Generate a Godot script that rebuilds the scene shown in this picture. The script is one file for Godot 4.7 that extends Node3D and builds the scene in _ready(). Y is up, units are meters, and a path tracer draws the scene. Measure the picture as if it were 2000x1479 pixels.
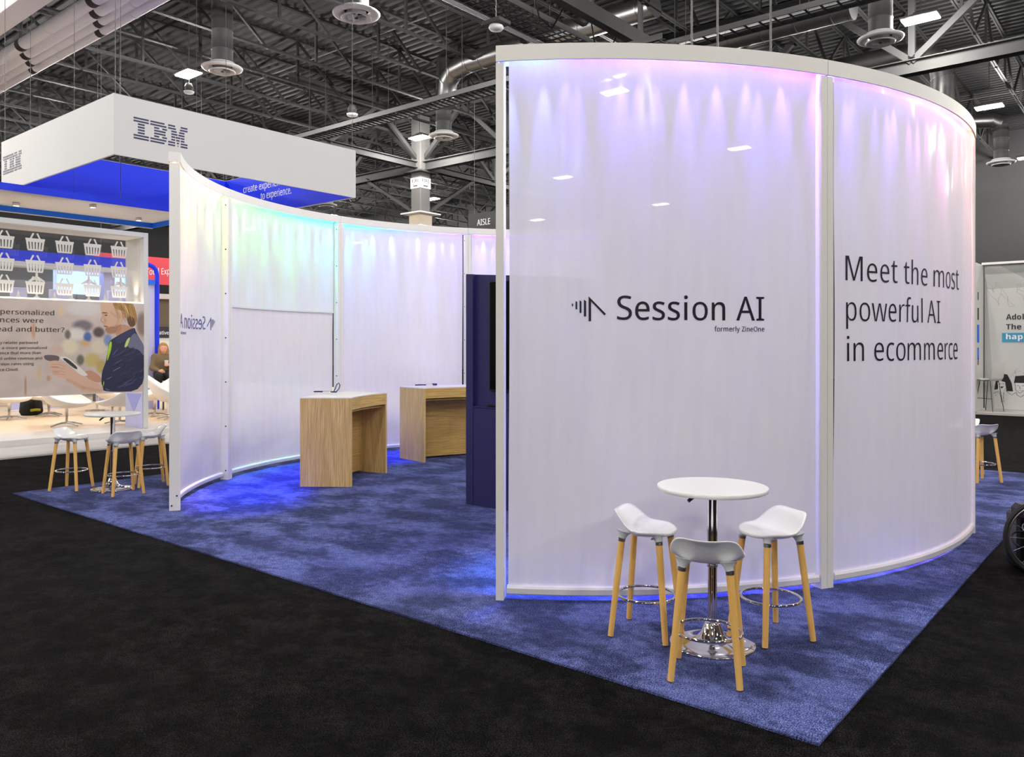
extends Node3D
# Trade-show hall: a round fabric-walled booth on blue carpet, neighbour booths and the steel roof above.
# World axes follow the hall grid: the near corner of the blue carpet is the origin, x runs along its front edge, z along its side.

const CENTRE := Vector2(-4.4956, -4.2869)   # middle of the round booth
const WALL_R := 4.305                       # outer radius of the round wall
const WALL_T := 0.115                       # its thickness
const HEAD_TOP := 3.70
const HEAD_LOW := 3.595
const DECK_Y := 11.7
const LAMP_ENERGY := 21.5

var M := {}
var taken := {}
var font: SystemFont
var thin: FontVariation
var font_bold: SystemFont
var serif: SystemFont

# ------------------------------------------------------------------ helpers
func numbered(called: String) -> String:
	if not taken.has(called):
		taken[called] = 0
		return called
	taken[called] += 1
	return "%s_%03d" % [called, taken[called]]

func tag(o: Node, label: String, category: String, group := "", kind := "") -> Node:
	if label: o.set_meta("label", label)
	if category: o.set_meta("category", category)
	if group: o.set_meta("group", group)
	if kind: o.set_meta("kind", kind)
	return o

func thing(called: String, label: String, category: String, at := Vector3.ZERO, turn := 0.0, group := "") -> Node3D:
	var o := Node3D.new()
	o.name = numbered(called)
	add_child(o)
	o.position = at
	o.rotation.y = turn
	tag(o, label, category, group)
	return o

func put(called: String, what, m: Material, parent: Node = null, at := Vector3.ZERO, turn := Vector3.ZERO) -> MeshInstance3D:
	var o := MeshInstance3D.new()
	if what is SurfaceTool:
		what.generate_normals()
		o.mesh = what.commit()
	else:
		o.mesh = what
	o.material_override = m
	o.position = at
	o.rotation = turn
	if parent == null:
		o.name = numbered(called)
		add_child(o)
	else:
		o.name = called
		parent.add_child(o, true)
	return o

func struct(called: String, what, m: Material) -> MeshInstance3D:
	var o := put(called, what, m)
	o.set_meta("kind", "structure")
	return o

func copy(o: Node3D, label: String, at: Vector3, turn := 0.0) -> Node3D:
	var c: Node3D = o.duplicate()
	c.name = numbered(str(o.name))
	add_child(c)
	c.position = at
	c.rotation.y = turn
	if label: c.set_meta("label", label)
	return c

func fresh() -> SurfaceTool:
	var st := SurfaceTool.new()
	st.begin(Mesh.PRIMITIVE_TRIANGLES)
	st.set_smooth_group(-1)
	return st

func vert(st: SurfaceTool, p: Vector3, uv := Vector2.ZERO) -> void:
	st.set_uv(uv)
	st.add_vertex(p)

# corners in counter-clockwise order as seen from outside
func quad(st: SurfaceTool, a: Vector3, b: Vector3, c: Vector3, d: Vector3, ua := Vector2(0, 1), ub := Vector2(1, 1), uc := Vector2(1, 0), ud := Vector2(0, 0)) -> void:
	vert(st, a, ua); vert(st, c, uc); vert(st, b, ub)
	vert(st, a, ua); vert(st, d, ud); vert(st, c, uc)

func tri(st: SurfaceTool, a: Vector3, b: Vector3, c: Vector3) -> void:
	vert(st, a); vert(st, c); vert(st, b)

# box with uvs in metres (v along y, or along the longer side of lying faces)
func box(st: SurfaceTool, at: Vector3, size: Vector3, b := Basis.IDENTITY, bevel := 0.0) -> void:
	var h := size * 0.5
	var e := bevel
	for axis in 3:
		for sgn in [-1.0, 1.0]:
			var u := (axis + 1) % 3
			var w := (axis + 2) % 3
			var n := Vector3.ZERO
			n[axis] = h[axis] * sgn
			var du := Vector3.ZERO
			du[u] = h[u] - e
			var dw := Vector3.ZERO
			dw[w] = h[w] - e
			var q := [n - du - dw, n + du - dw, n + du + dw, n - du + dw]
			var uv := []
			for p in q:
				if axis == 1: uv.append(Vector2(p.x, p.z))
				elif axis == 0: uv.append(Vector2(p.z, -p.y))
				else: uv.append(Vector2(p.x, -p.y))
			if sgn < 0:
				q.reverse()
				uv.reverse()
			quad(st, at + b * q[0], at + b * q[1], at + b * q[2], at + b * q[3], uv[0], uv[1], uv[2], uv[3])
	if e <= 0.0:
		return
	for axis in 3:
		var u := (axis + 1) % 3
		var w := (axis + 2) % 3
		for su in [-1.0, 1.0]:
			for sw in [-1.0, 1.0]:
				var l := Vector3.ZERO
				l[axis] = h[axis] - e
				var pu := Vector3.ZERO
				pu[u] = su * h[u]
				pu[w] = sw * (h[w] - e)
				var pw := Vector3.ZERO
				pw[u] = su * (h[u] - e)
				pw[w] = sw * h[w]
				var q := [pu - l, pu + l, pw + l, pw - l]
				if su * sw < 0: q = [pw - l, pw + l, pu + l, pu - l]
				# orient outwards
				var nrm: Vector3 = (q[1] - q[0]).cross(q[3] - q[0])
				if nrm.dot(pu + pw) < 0: q.reverse()
				quad(st, at + b * q[0], at + b * q[1], at + b * q[2], at + b * q[3])
	for sx in [-1.0, 1.0]:
		for sy in [-1.0, 1.0]:
			for sz in [-1.0, 1.0]:
				var s := Vector3(sx, sy, sz)
				var p0 := Vector3(h.x, h.y - e, h.z - e) * s
				var p1 := Vector3(h.x - e, h.y, h.z - e) * s
				var p2 := Vector3(h.x - e, h.y - e, h.z) * s
				if sx * sy * sz > 0: tri(st, at + b * p0, at + b * p1, at + b * p2)
				else: tri(st, at + b * p0, at + b * p2, at + b * p1)

func box_st(size: Vector3, bevel := 0.0, at := Vector3.ZERO) -> SurfaceTool:
	var st := fresh()
	box(st, at, size, Basis.IDENTITY, bevel)
	return st

func bar(st: SurfaceTool, a: Vector3, b: Vector3, w: float, h: float) -> void:
	var f := (b - a).normalized()
	var side := f.cross(Vector3.UP)
	if side.length() < 0.01: side = Vector3.RIGHT
	side = side.normalized()
	var up := side.cross(f)
	box(st, (a + b) * 0.5, Vector3(w, h, a.distance_to(b)), Basis(side, up, -f))

func tube(st: SurfaceTool, pts: PackedVector3Array, r, sides := 10, closed := false, caps := true) -> void:
	st.set_smooth_group(1)
	var n := pts.size()
	var rings := []
	var last := Vector3.ZERO
	for i in n:
		var f: Vector3
		if closed: f = pts[(i + 1) % n] - pts[(i - 1 + n) % n]
		else: f = pts[mini(i + 1, n - 1)] - pts[maxi(i - 1, 0)]
		f = f.normalized()
		var s: Vector3
		if last == Vector3.ZERO:
			s = f.cross(Vector3.UP)
			if s.length() < 0.05: s = f.cross(Vector3.RIGHT)
		else:
			s = last - f * last.dot(f)
		s = s.normalized()
		last = s
		var t := f.cross(s)
		var rr: float = r[i] if r is Array else r
		var ring := PackedVector3Array()
		for k in sides:
			var a := TAU * k / sides
			ring.append(pts[i] + (s * cos(a) + t * sin(a)) * rr)
		rings.append(ring)
	for i in (n if closed else n - 1):
		var r0: PackedVector3Array = rings[i]
		var r1: PackedVector3Array = rings[(i + 1) % n]
		for k in sides:
			var k2 := (k + 1) % sides
			var v0 := float(i) / n
			var v1 := float(i + 1) / n
			quad(st, r0[k], r0[k2], r1[k2], r1[k], Vector2(float(k) / sides, v0), Vector2(float(k + 1) / sides, v0), Vector2(float(k + 1) / sides, v1), Vector2(float(k) / sides, v1))
	if caps and not closed:
		st.set_smooth_group(-1)
		for k in range(1, sides - 1):
			tri(st, rings[0][0], rings[0][k + 1], rings[0][k])
			tri(st, rings[n - 1][0], rings[n - 1][k], rings[n - 1][k + 1])
	st.set_smooth_group(-1)

func tube_st(pts: Array, r, sides := 10, closed := false) -> SurfaceTool:
	var st := fresh()
	tube(st, PackedVector3Array(pts), r, sides, closed)
	return st

# profile of Vector2(radius, y) from bottom to top along the outside; sharp corners by repeating a point
func lathe(st: SurfaceTool, prof: Array, segs := 32, at := Vector3.ZERO) -> void:
	var g := 1
	st.set_smooth_group(g)
	for i in prof.size() - 1:
		var p: Vector2 = prof[i]
		var q: Vector2 = prof[i + 1]
		if p == q:
			g += 1
			st.set_smooth_group(g)
			continue
		for k in segs:
			var a := TAU * k / segs
			var b := TAU * (k + 1) / segs
			var ca := Vector3(cos(a), 0, -sin(a))
			var cb := Vector3(cos(b), 0, -sin(b))
			var p0 := at + ca * p.x + Vector3.UP * p.y
			var p1 := at + cb * p.x + Vector3.UP * p.y
			var q0 := at + ca * q.x + Vector3.UP * q.y
			var q1 := at + cb * q.x + Vector3.UP * q.y
			if p.x < 1e-5: tri(st, p0, q1, q0)
			elif q.x < 1e-5: tri(st, p0, p1, q0)
			else: quad(st, p0, p1, q1, q0)
	st.set_smooth_group(-1)

func lathe_st(prof: Array, segs := 32) -> SurfaceTool:
	var st := fresh()
	lathe(st, prof, segs)
	return st

func disc_st(r: float, h: float, segs := 12) -> SurfaceTool:
	return lathe_st([Vector2(0, 0), Vector2(r, 0), Vector2(r, 0), Vector2(r, h), Vector2(r, h), Vector2(0, h)], segs)

# flat outline (counter-clockwise, x right, y up) pushed out along +z by depth
func plate(st: SurfaceTool, pts: PackedVector2Array, depth: float, xf := Transform3D.IDENTITY) -> void:
	var p := pts
	if Geometry2D.is_polygon_clockwise(p):
		p = p.duplicate()
		p.reverse()
	var idx := Geometry2D.triangulate_polygon(p)
	for i in range(0, idx.size(), 3):
		var a := p[idx[i]]
		var b := p[idx[i + 1]]
		var c := p[idx[i + 2]]
		if (b - a).cross(c - a) < 0:
			var t := b
			b = c
			c = t
		tri(st, xf * Vector3(a.x, a.y, depth), xf * Vector3(b.x, b.y, depth), xf * Vector3(c.x, c.y, depth))
		tri(st, xf * Vector3(a.x, a.y, 0), xf * Vector3(c.x, c.y, 0), xf * Vector3(b.x, b.y, 0))
	for i in p.size():
		var a := p[i]
		var b := p[(i + 1) % p.size()]
		quad(st, xf * Vector3(a.x, a.y, 0), xf * Vector3(b.x, b.y, 0), xf * Vector3(b.x, b.y, depth), xf * Vector3(a.x, a.y, depth))

func arc(a_deg: float, r: float, y := 0.0) -> Vector3:
	var a := deg_to_rad(a_deg)
	return Vector3(CENTRE.x + r * cos(a), y, CENTRE.y + r * sin(a))

# a curved box of the round wall between two angles (a0 < a1)
func arc_box(st: SurfaceTool, a0: float, a1: float, r0: float, r1: float, y0: float, y1: float, n: int) -> void:
	var u0 := deg_to_rad(a0) * r1
	for i in n:
		var s := lerpf(a0, a1, float(i) / n)
		var e := lerpf(a0, a1, float(i + 1) / n)
		var us := deg_to_rad(s) * r1
		var ue := deg_to_rad(e) * r1
		quad(st, arc(e, r1, y0), arc(s, r1, y0), arc(s, r1, y1), arc(e, r1, y1), Vector2(ue, -y0), Vector2(us, -y0), Vector2(us, -y1), Vector2(ue, -y1))
		quad(st, arc(s, r0, y0), arc(e, r0, y0), arc(e, r0, y1), arc(s, r0, y1), Vector2(us, -y0), Vector2(ue, -y0), Vector2(ue, -y1), Vector2(us, -y1))
		quad(st, arc(s, r0, y1), arc(e, r0, y1), arc(e, r1, y1), arc(s, r1, y1), Vector2(us, r0), Vector2(ue, r0), Vector2(ue, r1), Vector2(us, r1))
		quad(st, arc(s, r1, y0), arc(e, r1, y0), arc(e, r0, y0), arc(s, r0, y0), Vector2(us, r1), Vector2(ue, r1), Vector2(ue, r0), Vector2(us, r0))
	quad(st, arc(a0, r1, y0), arc(a0, r0, y0), arc(a0, r0, y1), arc(a0, r1, y1), Vector2(r1, -y0), Vector2(r0, -y0), Vector2(r0, -y1), Vector2(r1, -y1))
	quad(st, arc(a1, r0, y0), arc(a1, r1, y0), arc(a1, r1, y1), arc(a1, r0, y1), Vector2(r0, -y0), Vector2(r1, -y0), Vector2(r1, -y1), Vector2(r0, -y1))

func words(text: String, f: Font, depth := 0.02) -> ArrayMesh:
	var t := TextMesh.new()
	t.text = text
	t.font = f
	t.font_size = 64
	t.pixel_size = 0.01
	t.depth = depth
	t.curve_step = 0.5
	var arr := t.surface_get_arrays(0)
	var am := ArrayMesh.new()
	am.add_surface_from_arrays(Mesh.PRIMITIVE_TRIANGLES, arr)
	return am

# lettering fitted to a frame: remap(Vector3 in x 0..1, y in cap heights, z 0..1) gives the place in the scene
func lettering(called: String, text: String, f: Font, m: Material, parent: Node, remap: Callable) -> MeshInstance3D:
	var src := words(text, f)
	var cap := words("I", f).get_aabb()
	var bb := src.get_aabb()
	var base := cap.position.y
	var arr := src.surface_get_arrays(0)
	# TextMesh centres every text on its own box: find the baseline from the letters' own shape
	var v: PackedVector3Array = arr[Mesh.ARRAY_VERTEX]
	var st := fresh()
	var idx: PackedInt32Array = arr[Mesh.ARRAY_INDEX] if arr[Mesh.ARRAY_INDEX] != null else PackedInt32Array(range(v.size()))
	for i in idx:
		var p := v[i]
		var q := Vector3((p.x - bb.position.x) / bb.size.x, (p.y - base) / cap.size.y, (p.z - bb.position.z) / bb.size.z)
		vert(st, remap.call(q))
	return put(called, st, m, parent)

func flat_text(called: String, text: String, f: Font, m: Material, parent: Node, left: Vector3, right: Vector3, cap_h: float, out: Vector3) -> MeshInstance3D:
	return lettering(called, text, f, m, parent, func(q: Vector3): return left.lerp(right, q.x) + Vector3.UP * (q.y * cap_h) + out * (0.001 + 0.004 * q.z))

# print on the hung fabric of the module that starts at a0: outside (side 1) or inside (side -1)
func wall_text(called: String, text: String, f: Font, m: Material, parent: Node, a_left: float, a_right: float, base_y: float, cap_h: float, a0: float, side: float) -> MeshInstance3D:
	return lettering(called, text, f, m, parent, func(q: Vector3): return on_fabric(a0, lerpf(a_left, a_right, q.x), base_y + q.y * cap_h, side * (0.003 + 0.001 * q.z)))

func on_fabric(a0: float, a: float, y: float, off: float) -> Vector3:
	return arc(a, WALL_R - 0.034 + fabric_offset(fabric_noise(a0), a, y, 0.09, HEAD_TOP - 0.02) + off, y)

var noises := {}
func fabric_noise(a0: float) -> FastNoiseLite:
	if not noises.has(a0): noises[a0] = noise(int(a0 * 10.0) + 500, 1.0, 2)
	return noises[a0]

# ------------------------------------------------------------------ materials
func mat(called: String, color: Color, rough := 0.6, metal := 0.0) -> StandardMaterial3D:
	var m := StandardMaterial3D.new()
	m.resource_name = called
	m.albedo_color = color
	m.roughness = rough
	m.metallic = metal
	M[called] = m
	return m

func glow(called: String, color: Color, energy: float) -> StandardMaterial3D:
	var m := mat(called, color, 0.5)
	m.emission_enabled = true
	m.emission = color
	m.emission_energy_multiplier = energy
	return m

func noise(seed_: int, freq: float, octaves := 3) -> FastNoiseLite:
	var n := FastNoiseLite.new()
	n.seed = seed_
	n.frequency = freq
	n.noise_type = FastNoiseLite.TYPE_SIMPLEX_SMOOTH
	n.fractal_octaves = octaves
	return n

# a tileable picture: shade(x, y in 0..1, ring) where noise is read on a torus
func tile(size: int, shade: Callable) -> ImageTexture:
	var im := Image.create(size, size, false, Image.FORMAT_RGB8)
	for y in size:
		for x in size:
			im.set_pixel(x, y, shade.call(float(x) / size, float(y) / size))
	return ImageTexture.create_from_image(im)

func wrap2(n: FastNoiseLite, x: float, y: float, sx: float, sy: float) -> float:
	# value noise made seamless by fading between two reads
	var a := n.get_noise_2d(x * sx, y * sy)
	var b := n.get_noise_2d((x - 1.0) * sx, y * sy)
	var c := n.get_noise_2d(x * sx, (y - 1.0) * sy)
	var d := n.get_noise_2d((x - 1.0) * sx, (y - 1.0) * sy)
	var fx := smoothstep(0.0, 1.0, x)
	var fy := smoothstep(0.0, 1.0, y)
	return lerpf(lerpf(a, b, fx), lerpf(c, d, fx), fy)

func carpet(called: String, low: Color, high: Color, seed_: int, metres: float, patch: float, patch_metres: float, stretch: float) -> StandardMaterial3D:
	var m := mat(called, Color.WHITE, 0.95)
	m.metallic_specular = 0.12
	var rng := RandomNumberGenerator.new()
	rng.seed = seed_
	var n1 := noise(seed_, 1.0, 2)
	var n2 := noise(seed_ + 1, 1.0, 3)
	m.albedo_texture = tile(512, func(x, y):
		var t := 0.42 + 0.75 * wrap2(n1, x, y, 120.0, 120.0) + 0.35 * (rng.randf() - 0.5) + 0.15 * wrap2(n2, x, y, 14.0, 14.0)
		return low.lerp(high, clampf(t, 0.0, 1.0)))
	m.uv1_triplanar = true
	m.uv1_world_triplanar = true
	m.uv1_scale = Vector3.ONE / metres
	var n3 := noise(seed_ + 2, 1.0, 4)
	m.detail_enabled = true
	m.detail_blend_mode = BaseMaterial3D.BLEND_MODE_MUL
	m.detail_uv_layer = BaseMaterial3D.DETAIL_UV_2
	m.detail_albedo = tile(512, func(x, y):
		var t := smoothstep(-0.35, 0.4, wrap2(n3, x, y, 9.0, 9.0 * stretch) + 0.35 * wrap2(n2, x, y, 40.0, 40.0 * stretch) + 0.16 * (rng.randf() - 0.5))
		var g := lerpf(patch, 1.0, t)
		return Color(g, g, g))
	m.uv2_triplanar = true
	m.uv2_world_triplanar = true
	m.uv2_scale = Vector3.ONE / patch_metres
	m.heightmap_enabled = true
	m.heightmap_texture = m.albedo_texture
	m.heightmap_scale = 0.35
	return m

func timber(called: String, dark: Color, light: Color, seed_: int, along_u := false) -> StandardMaterial3D:
	var m := mat(called, Color.WHITE, 0.45)
	var n1 := noise(seed_, 1.0, 4)
	var n2 := noise(seed_ + 5, 1.0, 2)
	m.albedo_texture = tile(512, func(x, y):
		var u: float = y if along_u else x
		var v: float = x if along_u else y
		var bend := 0.5 * wrap2(n2, u, v, 2.0, 1.2)
		var grain := wrap2(n1, u + bend * 0.05, v, 60.0, 1.3)
		var fine := wrap2(n1, u, v, 220.0, 4.0)
		var t := clampf(0.5 + 0.75 * grain + 0.45 * fine + 0.25 * bend, 0.0, 1.0)
		return dark.lerp(light, t))
	m.uv1_scale = Vector3(1.1, 1.1, 1.1)
	return m

func make_materials() -> void:
	mat("white_paint", Color(0.92, 0.91, 0.89), 0.42)
	mat("white_trim", Color(0.88, 0.87, 0.86), 0.35)
	mat("print_dark", Color(0.10, 0.10, 0.15), 0.4)
	mat("print_through", Color(0.33, 0.34, 0.55), 0.7)
	mat("bolt", Color(0.12, 0.12, 0.13), 0.4, 0.8)
	var fab := mat("fabric", Color(0.965, 0.955, 0.98, 0.945), 0.55)
	fab.transparency = BaseMaterial3D.TRANSPARENCY_ALPHA
	fab.backlight_enabled = true
	fab.backlight = Color(0.64, 0.64, 0.64)
	fab.clearcoat_enabled = true
	fab.clearcoat = 0.18
	fab.clearcoat_roughness = 0.12
	var nw := noise(71, 1.0, 2)
	fab.albedo_texture = tile(256, func(x, y):
		var t := 0.985 + 0.014 * wrap2(nw, x, y, 10.0, 1.2) + 0.012 * wrap2(nw, x, y, 70.0, 70.0)
		return Color(t, t, t))
	fab.uv1_scale = Vector3(1.0, 1.0, 1.0)
	mat("seat_plastic", Color(0.98, 0.98, 0.98), 0.16)
	mat("socket_plastic", Color(0.84, 0.85, 0.86), 0.35)
	mat("table_white", Color(0.93, 0.93, 0.92), 0.25)
	mat("chrome", Color(0.86, 0.86, 0.87), 0.07, 1.0)
	mat("brushed", Color(0.70, 0.71, 0.72), 0.3, 1.0)
	mat("black_plastic", Color(0.05, 0.05, 0.055), 0.4)
	mat("navy", Color(0.115, 0.10, 0.31), 0.6)
	mat("screen_black", Color(0.035, 0.035, 0.04), 0.12)
	mat("counter_top", Color(0.88, 0.86, 0.84), 0.35)
	timber("oak_upright", Color(0.68, 0.55, 0.33), Color(0.93, 0.81, 0.56), 11)
	timber("oak_lying", Color(0.66, 0.52, 0.27), Color(0.91, 0.77, 0.47), 19, true)
	timber("beech", Color(0.90, 0.68, 0.34), Color(0.98, 0.80, 0.48), 27)
	carpet("carpet_blue", Color(0.10, 0.125, 0.30), Color(0.69, 0.74, 1.0), 3, 1.1, 0.66, 6.5, 1.4)
	carpet("carpet_black", Color(0.0, 0.0, 0.0), Color(0.235, 0.225, 0.225), 8, 1.1, 0.72, 3.0, 1.1)
	mat("concrete", Color(0.34, 0.33, 0.32), 0.85)
	mat("hall_wall", Color(0.25, 0.25, 0.255), 0.85)
	var deck := mat("deck_steel", Color(0.215, 0.215, 0.22), 0.75)
	deck.metallic = 0.2
	mat("joist_steel", Color(0.155, 0.155, 0.155), 0.75)
	mat("girder_steel", Color(0.18, 0.18, 0.18), 0.7)
	mat("pipe_white", Color(0.93, 0.94, 0.96), 0.6)
	mat("band_dark", Color(0.22, 0.21, 0.2), 0.5)
	mat("duct_dark", Color(0.24, 0.24, 0.24), 0.6)
	mat("duct_silver", Color(0.48, 0.48, 0.48), 0.38, 0.9)
	mat("diffuser_white", Color(0.86, 0.86, 0.86), 0.5)
	mat("tray_steel", Color(0.36, 0.36, 0.36), 0.5, 0.4)
	mat("ibm_white", Color(0.84, 0.84, 0.84), 0.6)
	mat("ibm_blue", Color(0.02, 0.19, 0.93), 0.6)
	mat("ibm_sky", Color(0.03, 0.44, 0.96), 0.5)
	mat("ibm_ink", Color(0.13, 0.14, 0.34), 0.5)
	mat("poster_ink", Color(0.22, 0.18, 0.17), 0.6)
	mat("white_text", Color(0.95, 0.96, 0.98), 0.5)
	mat("icon_white", Color(0.86, 0.85, 0.83), 0.55)
	mat("sign_grey", Color(0.20, 0.20, 0.20), 0.6)
	mat("red_banner", Color(0.86, 0.27, 0.32), 0.6)
	mat("stage_grey", Color(0.74, 0.72, 0.70), 0.5)
	mat("chair_shell", Color(0.92, 0.91, 0.90), 0.4)
	timber("stage_wood", Color(0.80, 0.70, 0.57), Color(0.91, 0.83, 0.72), 33, true)
	var g := mat("glass", Color(0.5, 0.52, 0.55, 0.03), 0.03)
	g.transparency = BaseMaterial3D.TRANSPARENCY_ALPHA
	mat("violet_panel", Color(0.42, 0.30, 0.78), 0.6)
	mat("lilac_panel", Color(0.74, 0.75, 0.90), 0.6)
	mat("grey_panel", Color(0.42, 0.42, 0.46), 0.6)
	mat("dark_panel", Color(0.16, 0.14, 0.20), 0.6)
	mat("cream", Color(0.83, 0.78, 0.70), 0.6)
	mat("skin", Color(0.85, 0.62, 0.50), 0.5)
	mat("hair_blond", Color(0.62, 0.47, 0.28), 0.6)
	mat("jacket_olive", Color(0.42, 0.36, 0.25), 0.8)
	mat("trousers_black", Color(0.06, 0.06, 0.07), 0.8)
	mat("rubber", Color(0.12, 0.115, 0.11), 0.55)
	mat("label_blue", Color(0.24, 0.60, 0.74), 0.6)
	mat("concrete_pillar", Color(0.34, 0.335, 0.33), 0.85)
	mat("yellow_tag", Color(0.72, 0.66, 0.08), 0.6)

# ------------------------------------------------------------------ the round wall
func fabric_offset(n: FastNoiseLite, a: float, y: float, y0: float, y1: float) -> float:
	var s := deg_to_rad(a) * WALL_R
	var edge := smoothstep(0.0, 0.35, y - y0) * smoothstep(0.0, 0.30, y1 - y)
	return edge * (0.007 * n.get_noise_2d(s * 2.6, y * 0.5) + 0.0007 * n.get_noise_2d(s * 11.0 + 40.0, y * 0.9))

func fabric_sheet(n: FastNoiseLite, a0: float, a1: float, y0: float, y1: float, r: float) -> SurfaceTool:
	var st := fresh()
	st.set_smooth_group(1)
	var na := 120
	var ny := 90
	for i in na:
		for j in ny:
			var q := []
			var w := []
			for c in [[i, j], [i + 1, j], [i + 1, j + 1], [i, j + 1]]:
				var t := float(c[0]) / na
				var a := lerpf(a0, a1, t)
				var y := lerpf(y0, y1, float(c[1]) / ny)
				# the two free edges hang a little wavy
				if c[0] == 0: a += 0.06 * sin(y * 1.7 + a0)
				if c[0] == na: a += 0.06 * sin(y * 1.3 + a1)
				q.append(arc(a, r + fabric_offset(n, a, y, y0, y1), y))
				w.append(Vector2(deg_to_rad(a) * WALL_R, -y))
			quad(st, q[1], q[0], q[3], q[2], w[1], w[0], w[3], w[2])
	return st

# one module: two posts, header, hung fabric, hem bar and the coloured light line hidden in the header
func wall_module(label: String, a0: float, a1: float, colors: Array, energy: float, floor_colors: Array, floor_energy: float, bolts: Array, seam := 0.0) -> Node3D:
	var t := thing("curved_wall_module", label, "booth wall", Vector3.ZERO, 0.0, "curved fabric wall modules")
	var ri := WALL_R - WALL_T
	var rf := WALL_R - 0.034
	var post := rad_to_deg(0.052 / WALL_R)
	# header: a channel open below
	var st := fresh()
	arc_box(st, a0 + 0.03, a1 - 0.03, WALL_R - 0.012, WALL_R, HEAD_LOW, HEAD_TOP, 40)
	arc_box(st, a0 + 0.03, a1 - 0.03, ri, ri + 0.012, HEAD_LOW, HEAD_TOP, 40)
	arc_box(st, a0 + 0.03, a1 - 0.03, ri + 0.012, WALL_R - 0.012, HEAD_TOP - 0.014, HEAD_TOP, 40)
	arc_box(st, a0 + 0.03, a0 + 0.16, ri + 0.012, WALL_R - 0.012, HEAD_LOW, HEAD_TOP - 0.014, 1)
	arc_box(st, a1 - 0.16, a1 - 0.03, ri + 0.012, WALL_R - 0.012, HEAD_LOW, HEAD_TOP - 0.014, 1)
	put("header", st, M.white_paint, t)
	for side in 2:
		var s := a0 + 0.02 if side == 0 else a1 - post - 0.02
		st = fresh()
		arc_box(st, s, s + post, ri + 0.004, WALL_R - 0.006, 0.013, HEAD_LOW - 0.008, 2)
		var po := put("post", st, M.white_paint, t)
		if bolts[side]:
			# small dark bolt heads on the face of the post that looks along the wall or out of the opening
			var at_end: bool = bolts[side] == "end"
			var face := s if (side == 0) == at_end else s + post
			var along := (arc(face + 0.2, 1.0) - arc(face, 1.0)).normalized() * (1.0 if face > s else -1.0)
			for k in (2 if at_end else 7):
				var y := 0.065 + 0.10 * k if at_end else 0.13 + 0.56 * k
				var rr := ri + 0.085 - 0.05 * k if at_end else ri + 0.035
				var b := put("bolt", bolt_mesh, M.bolt, po, arc(face, rr, y))
				b.basis = Basis(Quaternion(Vector3.UP, along))
	# fabric
	var n := fabric_noise(a0)
	var f0 := a0 + post + 0.36
	var f1 := a1 - post - 0.45
	if seam > 0.0:
		put("fabric_panel", fabric_sheet(n, f0, f1, seam, HEAD_TOP - 0.02, rf - 0.006), M.fabric, t)
		put("fabric_panel", fabric_sheet(n, f0, f1, 0.09, seam - 0.004, rf + 0.012), M.fabric, t)
		st = fresh()
		arc_box(st, f0, f1, rf - 0.012, rf + 0.004, seam - 0.012, seam + 0.012, 24)
		put("seam_bar", st, M.white_trim, t)
	else:
		put("fabric_panel", fabric_sheet(n, f0, f1, 0.09, HEAD_TOP - 0.02, rf), M.fabric, t)
	# hem bar in the foot of the fabric
	st = fresh()
	var hem := PackedVector3Array()
	var prof := [Vector2(-0.022, 0.056), Vector2(0.022, 0.056), Vector2(0.027, 0.062), Vector2(0.027, 0.096), Vector2(0.018, 0.110), Vector2(-0.018, 0.110), Vector2(-0.027, 0.096), Vector2(-0.027, 0.062)]
	for i in 40:
		var s := lerpf(f0 - 0.15, f1 + 0.15, i / 40.0)
		var e := lerpf(f0 - 0.15, f1 + 0.15, (i + 1) / 40.0)
		for k in prof.size():
			var p: Vector2 = prof[k]
			var q: Vector2 = prof[(k + 1) % prof.size()]
			quad(st, arc(s, rf + p.x, p.y), arc(s, rf + q.x, q.y), arc(e, rf + q.x, q.y), arc(e, rf + p.x, p.y))
	for k in range(1, prof.size() - 1):
		for end in [f0 - 0.15, f1 + 0.15]:
			tri(st, arc(end, rf + prof[0].x, prof[0].y), arc(end, rf + prof[k].x, prof[k].y), arc(end, rf + prof[k + 1].x, prof[k + 1].y))
	put("hem_bar", st, M.white_trim, t)
	# two light lines up in the header: one washes the fabric, one shines down to the carpet inside
	var front := a0 < 100.0
	led_row(t, a0, a1, colors, energy, ri + (0.044 if front else 0.062), 0.014, 0.3 if front else 0.6, "wash")
	header_spots(t, a0, a1, floor_colors, floor_energy * (1.5 if front else 1.15), ri + 0.038, 6, 13.5, 0.17, "floor")
	header_spots(t, a0, a1, colors, energy * 9.0, ri + 0.030, 16, 10.0, -0.05, "streak")
	return t

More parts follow.
